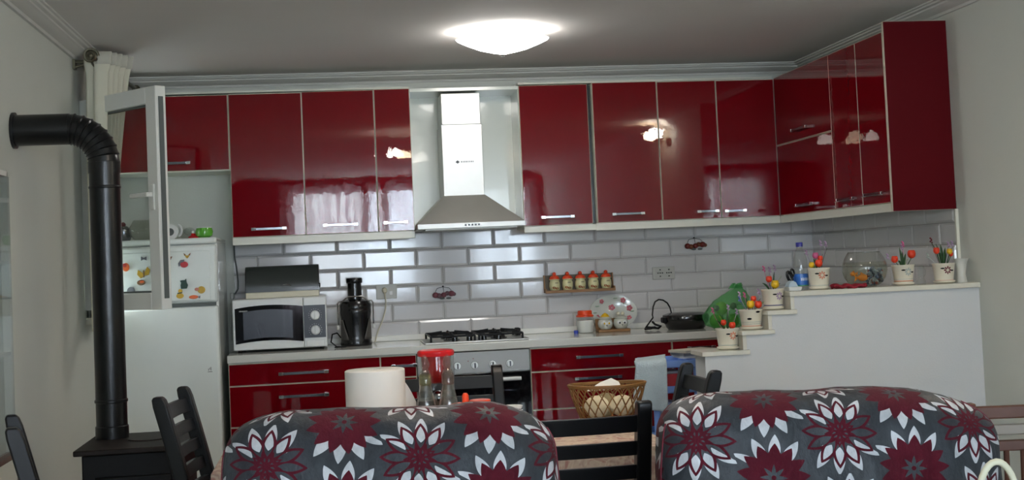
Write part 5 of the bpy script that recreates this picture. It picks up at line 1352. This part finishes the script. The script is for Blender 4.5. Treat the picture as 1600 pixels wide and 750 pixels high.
bp_ = nt.nodes.new('ShaderNodeBump'); bp_.inputs['Strength'].default_value = .7; bp_.inputs['Distance'].default_value = .008
nt.links.new(nz.outputs['Fac'], bp_.inputs['Height']); nt.links.new(bp_.outputs[0], bs.inputs['Normal'])
M_COVER = m
M_PIPING = mat('maroon_piping', '#6b1128', .7)

from mathutils import noise as mnoise
def armchair(label, outline, u0, v0, seed):
    """outline: the backrest's silhouette from its left foot over the top to its right foot (x, z) at y = -4.6"""
    xs = [p[0] for p in outline]; xc = (min(xs) + max(xs)) / 2; zc = .64
    t = thing('armchair', label, 'armchair', (xc, -4.85, 0), group='armchairs under grey flowered covers')
    loop = outline + [(outline[-1][0] - .01, .36), (outline[0][0] + .01, .36)]
    # radius of the silhouette in each direction, lightly smoothed
    NA = 220
    def radius(a):
        dx, dz = math.cos(a), math.sin(a); best = 0
        for k in range(len(loop)):
            (ax_, az_), (bx2, bz2) = loop[k], loop[(k + 1) % len(loop)]
            ex, ez = bx2 - ax_, bz2 - az_; den = dx * ez - dz * ex
            if abs(den) < 1e-9: continue
            s_ = ((ax_ - xc) * ez - (az_ - zc) * ex) / den; q = ((ax_ - xc) * dz - (az_ - zc) * dx) / den
            if s_ > 0 and -1e-6 <= q <= 1 + 1e-6: best = max(best, s_)
        return best
    rad = [radius(2 * math.pi * k / NA) for k in range(NA)]
    for _ in range(2): rad = [(rad[k - 1] + 2 * rad[k] + rad[(k + 1) % NA]) / 4 for k in range(NA)]
    NP = 64; T = .125; ex = 3.4
    vs, uv = [], []
    prev = None
    for j in range(NP + 1):
        ph = -math.pi / 2 + math.pi * j / NP
        ph = math.copysign(abs(ph / (math.pi / 2)) ** 1.0, ph) * math.pi / 2
        cr, sr = max(0.0, math.cos(ph)) ** (2 / ex), abs(math.sin(ph)) ** (2 / ex) * (1 if ph > 0 else -1)
        row = []
        for k in range(NA):
            a = 2 * math.pi * k / NA
            # narrower pillow towards the ends of the backrest
            r_ = rad[k] * cr
            x, z = xc + r_ * math.cos(a), zc + r_ * math.sin(a)
            lean = .14 * (z - .64)
            y = -4.60 + T * sr + lean
            wv = mnoise.noise(Vector((x * 4 + seed, z * 6, y * 3))) * .014 + mnoise.noise(Vector((x * 9 + z * 7 + seed, z * 5 - x * 3, 3.0))) * .009 + mnoise.noise(Vector((x * 26 + seed, z * 14 + x * 12, 3.0))) * .0025
            y += wv * (1 if sr < .2 else .2) - .0
            z2 = z + .5 * wv * max(0, math.sin(a)) * cr
            row.append((x, y, z2))
        vs += row
        if prev is None: arc = [0.0] * NA; uvr = [(xc, zc)] * NA
        else:
            uvr = []
            for k in range(NA):
                d = math.dist(row[k], prev[k]); arc[k] += d
                a = 2 * math.pi * k / NA
                uvr.append((xc + arc[k] * math.cos(a), zc + arc[k] * math.sin(a)))
        uv += [(p[0] - u0, p[1] - v0) for p in uvr]
        prev = row
    fs = [(j * NA + k, j * NA + (k + 1) % NA, (j + 1) * NA + (k + 1) % NA, (j + 1) * NA + k) for j in range(NP) for k in range(NA)]
    f = MB().add(vs, fs); f.uv = uv
    bk_ = obj('backrest_cover', f, M_COVER, parent=t, angle=180)
    jp = 30
    pip = [vs[jp * NA + k] for k in range(NA) if vs[jp * NA + k][2] > .45]
    k0 = next(k for k in range(NA) if vs[jp * NA + k][2] > .45 and vs[jp * NA + k - 1][2] <= .45)
    pip = [vs[jp * NA + (k0 + k) % NA] for k in range(len(pip))]
    runs = [[p for p in pip[:len(pip) // 2] if p[2] < .915], [p for p in pip[len(pip) // 2:] if p[2] < .915]]
    for rn in runs: obj('piping', MB().tube([(p[0], p[1] - .001, p[2]) for p in rn], .0025, 6), M_PIPING, parent=bk_)
    x0, x1 = min(xs) - .0, max(xs)
    def uvbox(nm, bx):
        f = MB().box(*bx)
        f.uv = [(p[0] - u0, p[2] + p[1] - v0) for p in f.v]
        return obj(nm, f, M_COVER, parent=t, bevel=.03)
    uvbox('seat_cushion', (x0 + .10, x1 - .10, -5.28, -4.70, .28, .44))
    uvbox('armrest', (x0 - .02, x0 + .11, -5.28, -4.62, .12, .60))
    uvbox('armrest', (x1 - .11, x1 + .02, -5.28, -4.62, .12, .60))
    uvbox('skirt', (x0 + .10, x1 - .10, -5.26, -4.56, .10, .29))
    for x in (x0 + .04, x1 - .04):
        for y in (-5.22, -4.60): obj('foot', MB().lathe([(.02, 0), (.028, .10), (.028, .125)], (x, y, 0), 12), M_WOOD, parent=t)
    return t
armchair('armchair under a grey cover with maroon and white flowers, left one, before the paper roll',
    [(.112, .40), (.109, .851), (.113, .895), (.122, .920), (.147, .952), (.191, .967), (.251, .981), (.369, .979), (.548, .973), (.624, .971), (.700, .979), (.761, .973), (.837, .944), (.874, .916), (.893, .877), (.895, .786), (.892, .40)], .211, .875, 1.3)
armchair('armchair under a grey cover with maroon and white flowers, right one, before the half wall',
    [(1.152, .40), (1.144, .784), (1.150, .845), (1.156, .899), (1.182, .936), (1.223, .957), (1.279, .966), (1.424, .964), (1.571, .959), (1.720, .957), (1.819, .946), (1.902, .922), (1.968, .890), (2.003, .856), (2.010, .808), (2.008, .729), (2.0, .40)], 1.217, .872, 5.1)
# cream bag standing on the right armchair
t = thing('shopping_bag', 'cream bag with a thick tubular handle on the right armchair', 'bag', (1.80, -5.0, .441))
f = MB()
f.grid(lambda u, v: (1.80 + (.085 + .012 * math.sin(v * 3)) * math.copysign(abs(math.cos(6.283 * u)) ** .6, math.cos(6.283 * u)), -5.0 + .06 * math.copysign(abs(math.sin(6.283 * u)) ** .6, math.sin(6.283 * u)), .443 + .27 * v), 40, 10, closed_u=True)
obj('body', f, M_CURT, parent=t, recalc=False, solid=.005, angle=180)
obj('handle', MB().tube([(1.800 + .048 * math.cos(q * math.pi / 16), -5.0, .70 + .128 * abs(math.sin(q * math.pi / 16)) ** .8) for q in range(17)], .0075, 10), mat('cream_handle', '#d9d6bd', .5), parent=t)
obj('handle', MB().tube([(1.800 + .048 * math.cos(q * math.pi / 16), -4.955, .70 + .06 * abs(math.sin(q * math.pi / 16)) ** .8) for q in range(17)], .0075, 10), mat('cream_handle', '#d9d6bd', .5), parent=t)

# display cabinet whose edge shows at the far left
t = thing('display_cabinet', 'tall glazed display cabinet against the left wall, only its edge in view', 'cabinet', (-.80, -2.95, 0))
dx0, dx1, dy0, dy1 = XL + .002, -.785, -3.40, -2.665
f = MB().box(dx0, -.775, dy1 - .02, dy1, .0, .70).box(dx0, -.775, dy0, dy0 + .02, 0, .70).box(dx0, -.775, dy0, dy1, .68, .70).box(dx0, -.775, dy0, dy1, 0, .06)
obj('lower_case', f, M_WOOD, parent=t, smooth=False)
obj('lower_door', B(-.783, -.775, dy0 + .02, dy1 - .02, .06, .68), M_CARC, parent=t, smooth=False)
f = MB().box(dx0, -.785, dy1 - .015, dy1, .70, 1.72).box(dx0, -.785, dy0, dy0 + .015, .70, 1.72).box(dx0, -.785, dy0, dy1, 1.70, 1.72).box(dx0, -.787, dy0, dy1, 1.05, 1.062).box(dx0, -.787, dy0, dy1, 1.38, 1.392)
obj('upper_frame', f, M_SASH, parent=t, smooth=False)
obj('glass_door', B(-.7845, -.781, dy0 + .015, dy1 - .002, .71, 1.70), M_PANE, parent=t, smooth=False)

# ------------------------------------------------------------------ lamps
def shade_fn(r0, dp, waves, amp):
    prof = [(.20, 0.0), (.60, .004), (.92, .010), (1.0, .020), (.97, .030), (.80, .052), (.55, .078), (.28, .094), (.02, .10)]
    def fn(u, v):
        a = 2 * math.pi * u; k = v * (len(prof) - 1); i = min(int(k), len(prof) - 2); q = k - i
        rr = prof[i][0] * (1 - q) + prof[i + 1][0] * q; zz = prof[i][1] * (1 - q) + prof[i + 1][1] * q
        return (r0 * rr * (1 + amp * rr * math.cos(waves * a)) * math.cos(a), r0 * rr * (1 + amp * rr * math.cos(waves * a)) * math.sin(a), -dp * zz / .10)
    return fn
t = thing('ceiling_lamp', 'bright square-winged glass ceiling lamp over the kitchen', 'lamp', (1.247, -1.36, ZC))
obj('ceiling_plate', MB().lathe([(.09, -.02), (.09, -.0005)], n=24), M_WHITE, parent=t, local=True)
sh = obj('glass_shade', MB().grid(shade_fn(.200, .088, 4, .14), 64, 25, closed_u=True), emit('lamp_glass', (1.0, .97, .94, 1), LAMP), parent=t, local=True, angle=180)
sh.location = (0, 0, -.022)
obj('centre_knob', MB().lathe([(.012, -.125), (.016, -.118), (.010, -.109)], n=14), M_CHROME, parent=t, local=True)
def chandelier(label, loc, n, rr, rot, strength, name):
    t = thing(name, label, 'lamp', loc)
    em = emit(name + '_glass', (1.0, .80, .58, 1), strength); em2 = emit(name + '_white', (1.0, .93, .86, 1), strength * 1.2)
    obj('ceiling_rose', MB().lathe([(.06, -.03), (.055, -.001)], n=20), M_BRONZE, parent=t, local=True)
    obj('stem', MB().lathe([(.010, -.14), (.014, -.09), (.010, -.03)], n=12), M_BRONZE, parent=t, local=True)
    for k in range(n):
        a = rot + 2 * math.pi * k / n; x, y = rr * math.cos(a), rr * math.sin(a)
        arm = obj('arm', MB().tube([(0, 0, -.13), (x * .5, y * .5, -.155), (x, y, -.13)], .007, 8), M_BRONZE, parent=t, local=True)
        s_ = obj('glass_shade', MB().lathe([(.012, -.125), (.042, -.140), (.062, -.175), (.066, -.20), (.060, -.20), (.036, -.145)], (x, y, 0), 18, cap0=False, cap1=False), em if k % 2 else em2, parent=t, local=True)
    return t
chandelier('bronze five-armed chandelier with glass shades over the dining area', (1.00, -4.15, ZC - .001), 5, .22, .3, CHAND, 'chandelier')
t = thing('wall_lamp', 'wall lamp with two warm glass shades high on the right wall', 'lamp', (XR - .001, -3.95, 2.26))
obj('wall_plate', B(-.014, 0, -.06, .06, -.03, .05), M_BRONZE, parent=t, local=True, bevel=.004)
for k, y in enumerate((-.11, .11)):
    obj('arm', MB().tube([(-.012, y * .3, .01), (-.08, y * .8, -.01), (-.13, y, .02)], .007, 8), M_BRONZE, parent=t, local=True)
    obj('glass_shade', MB().lathe([(.012, .02), (.045, .035), (.062, .07), (.066, .10), (.060, .10), (.036, .04)], (-.13, y, 0), 18, cap0=False, cap1=False), emit('wall_lamp_glass_%s' % 'ab'[k], ((1, .80, .58, 1), (1, .92, .84, 1))[k], SCONCE), parent=t, local=True)
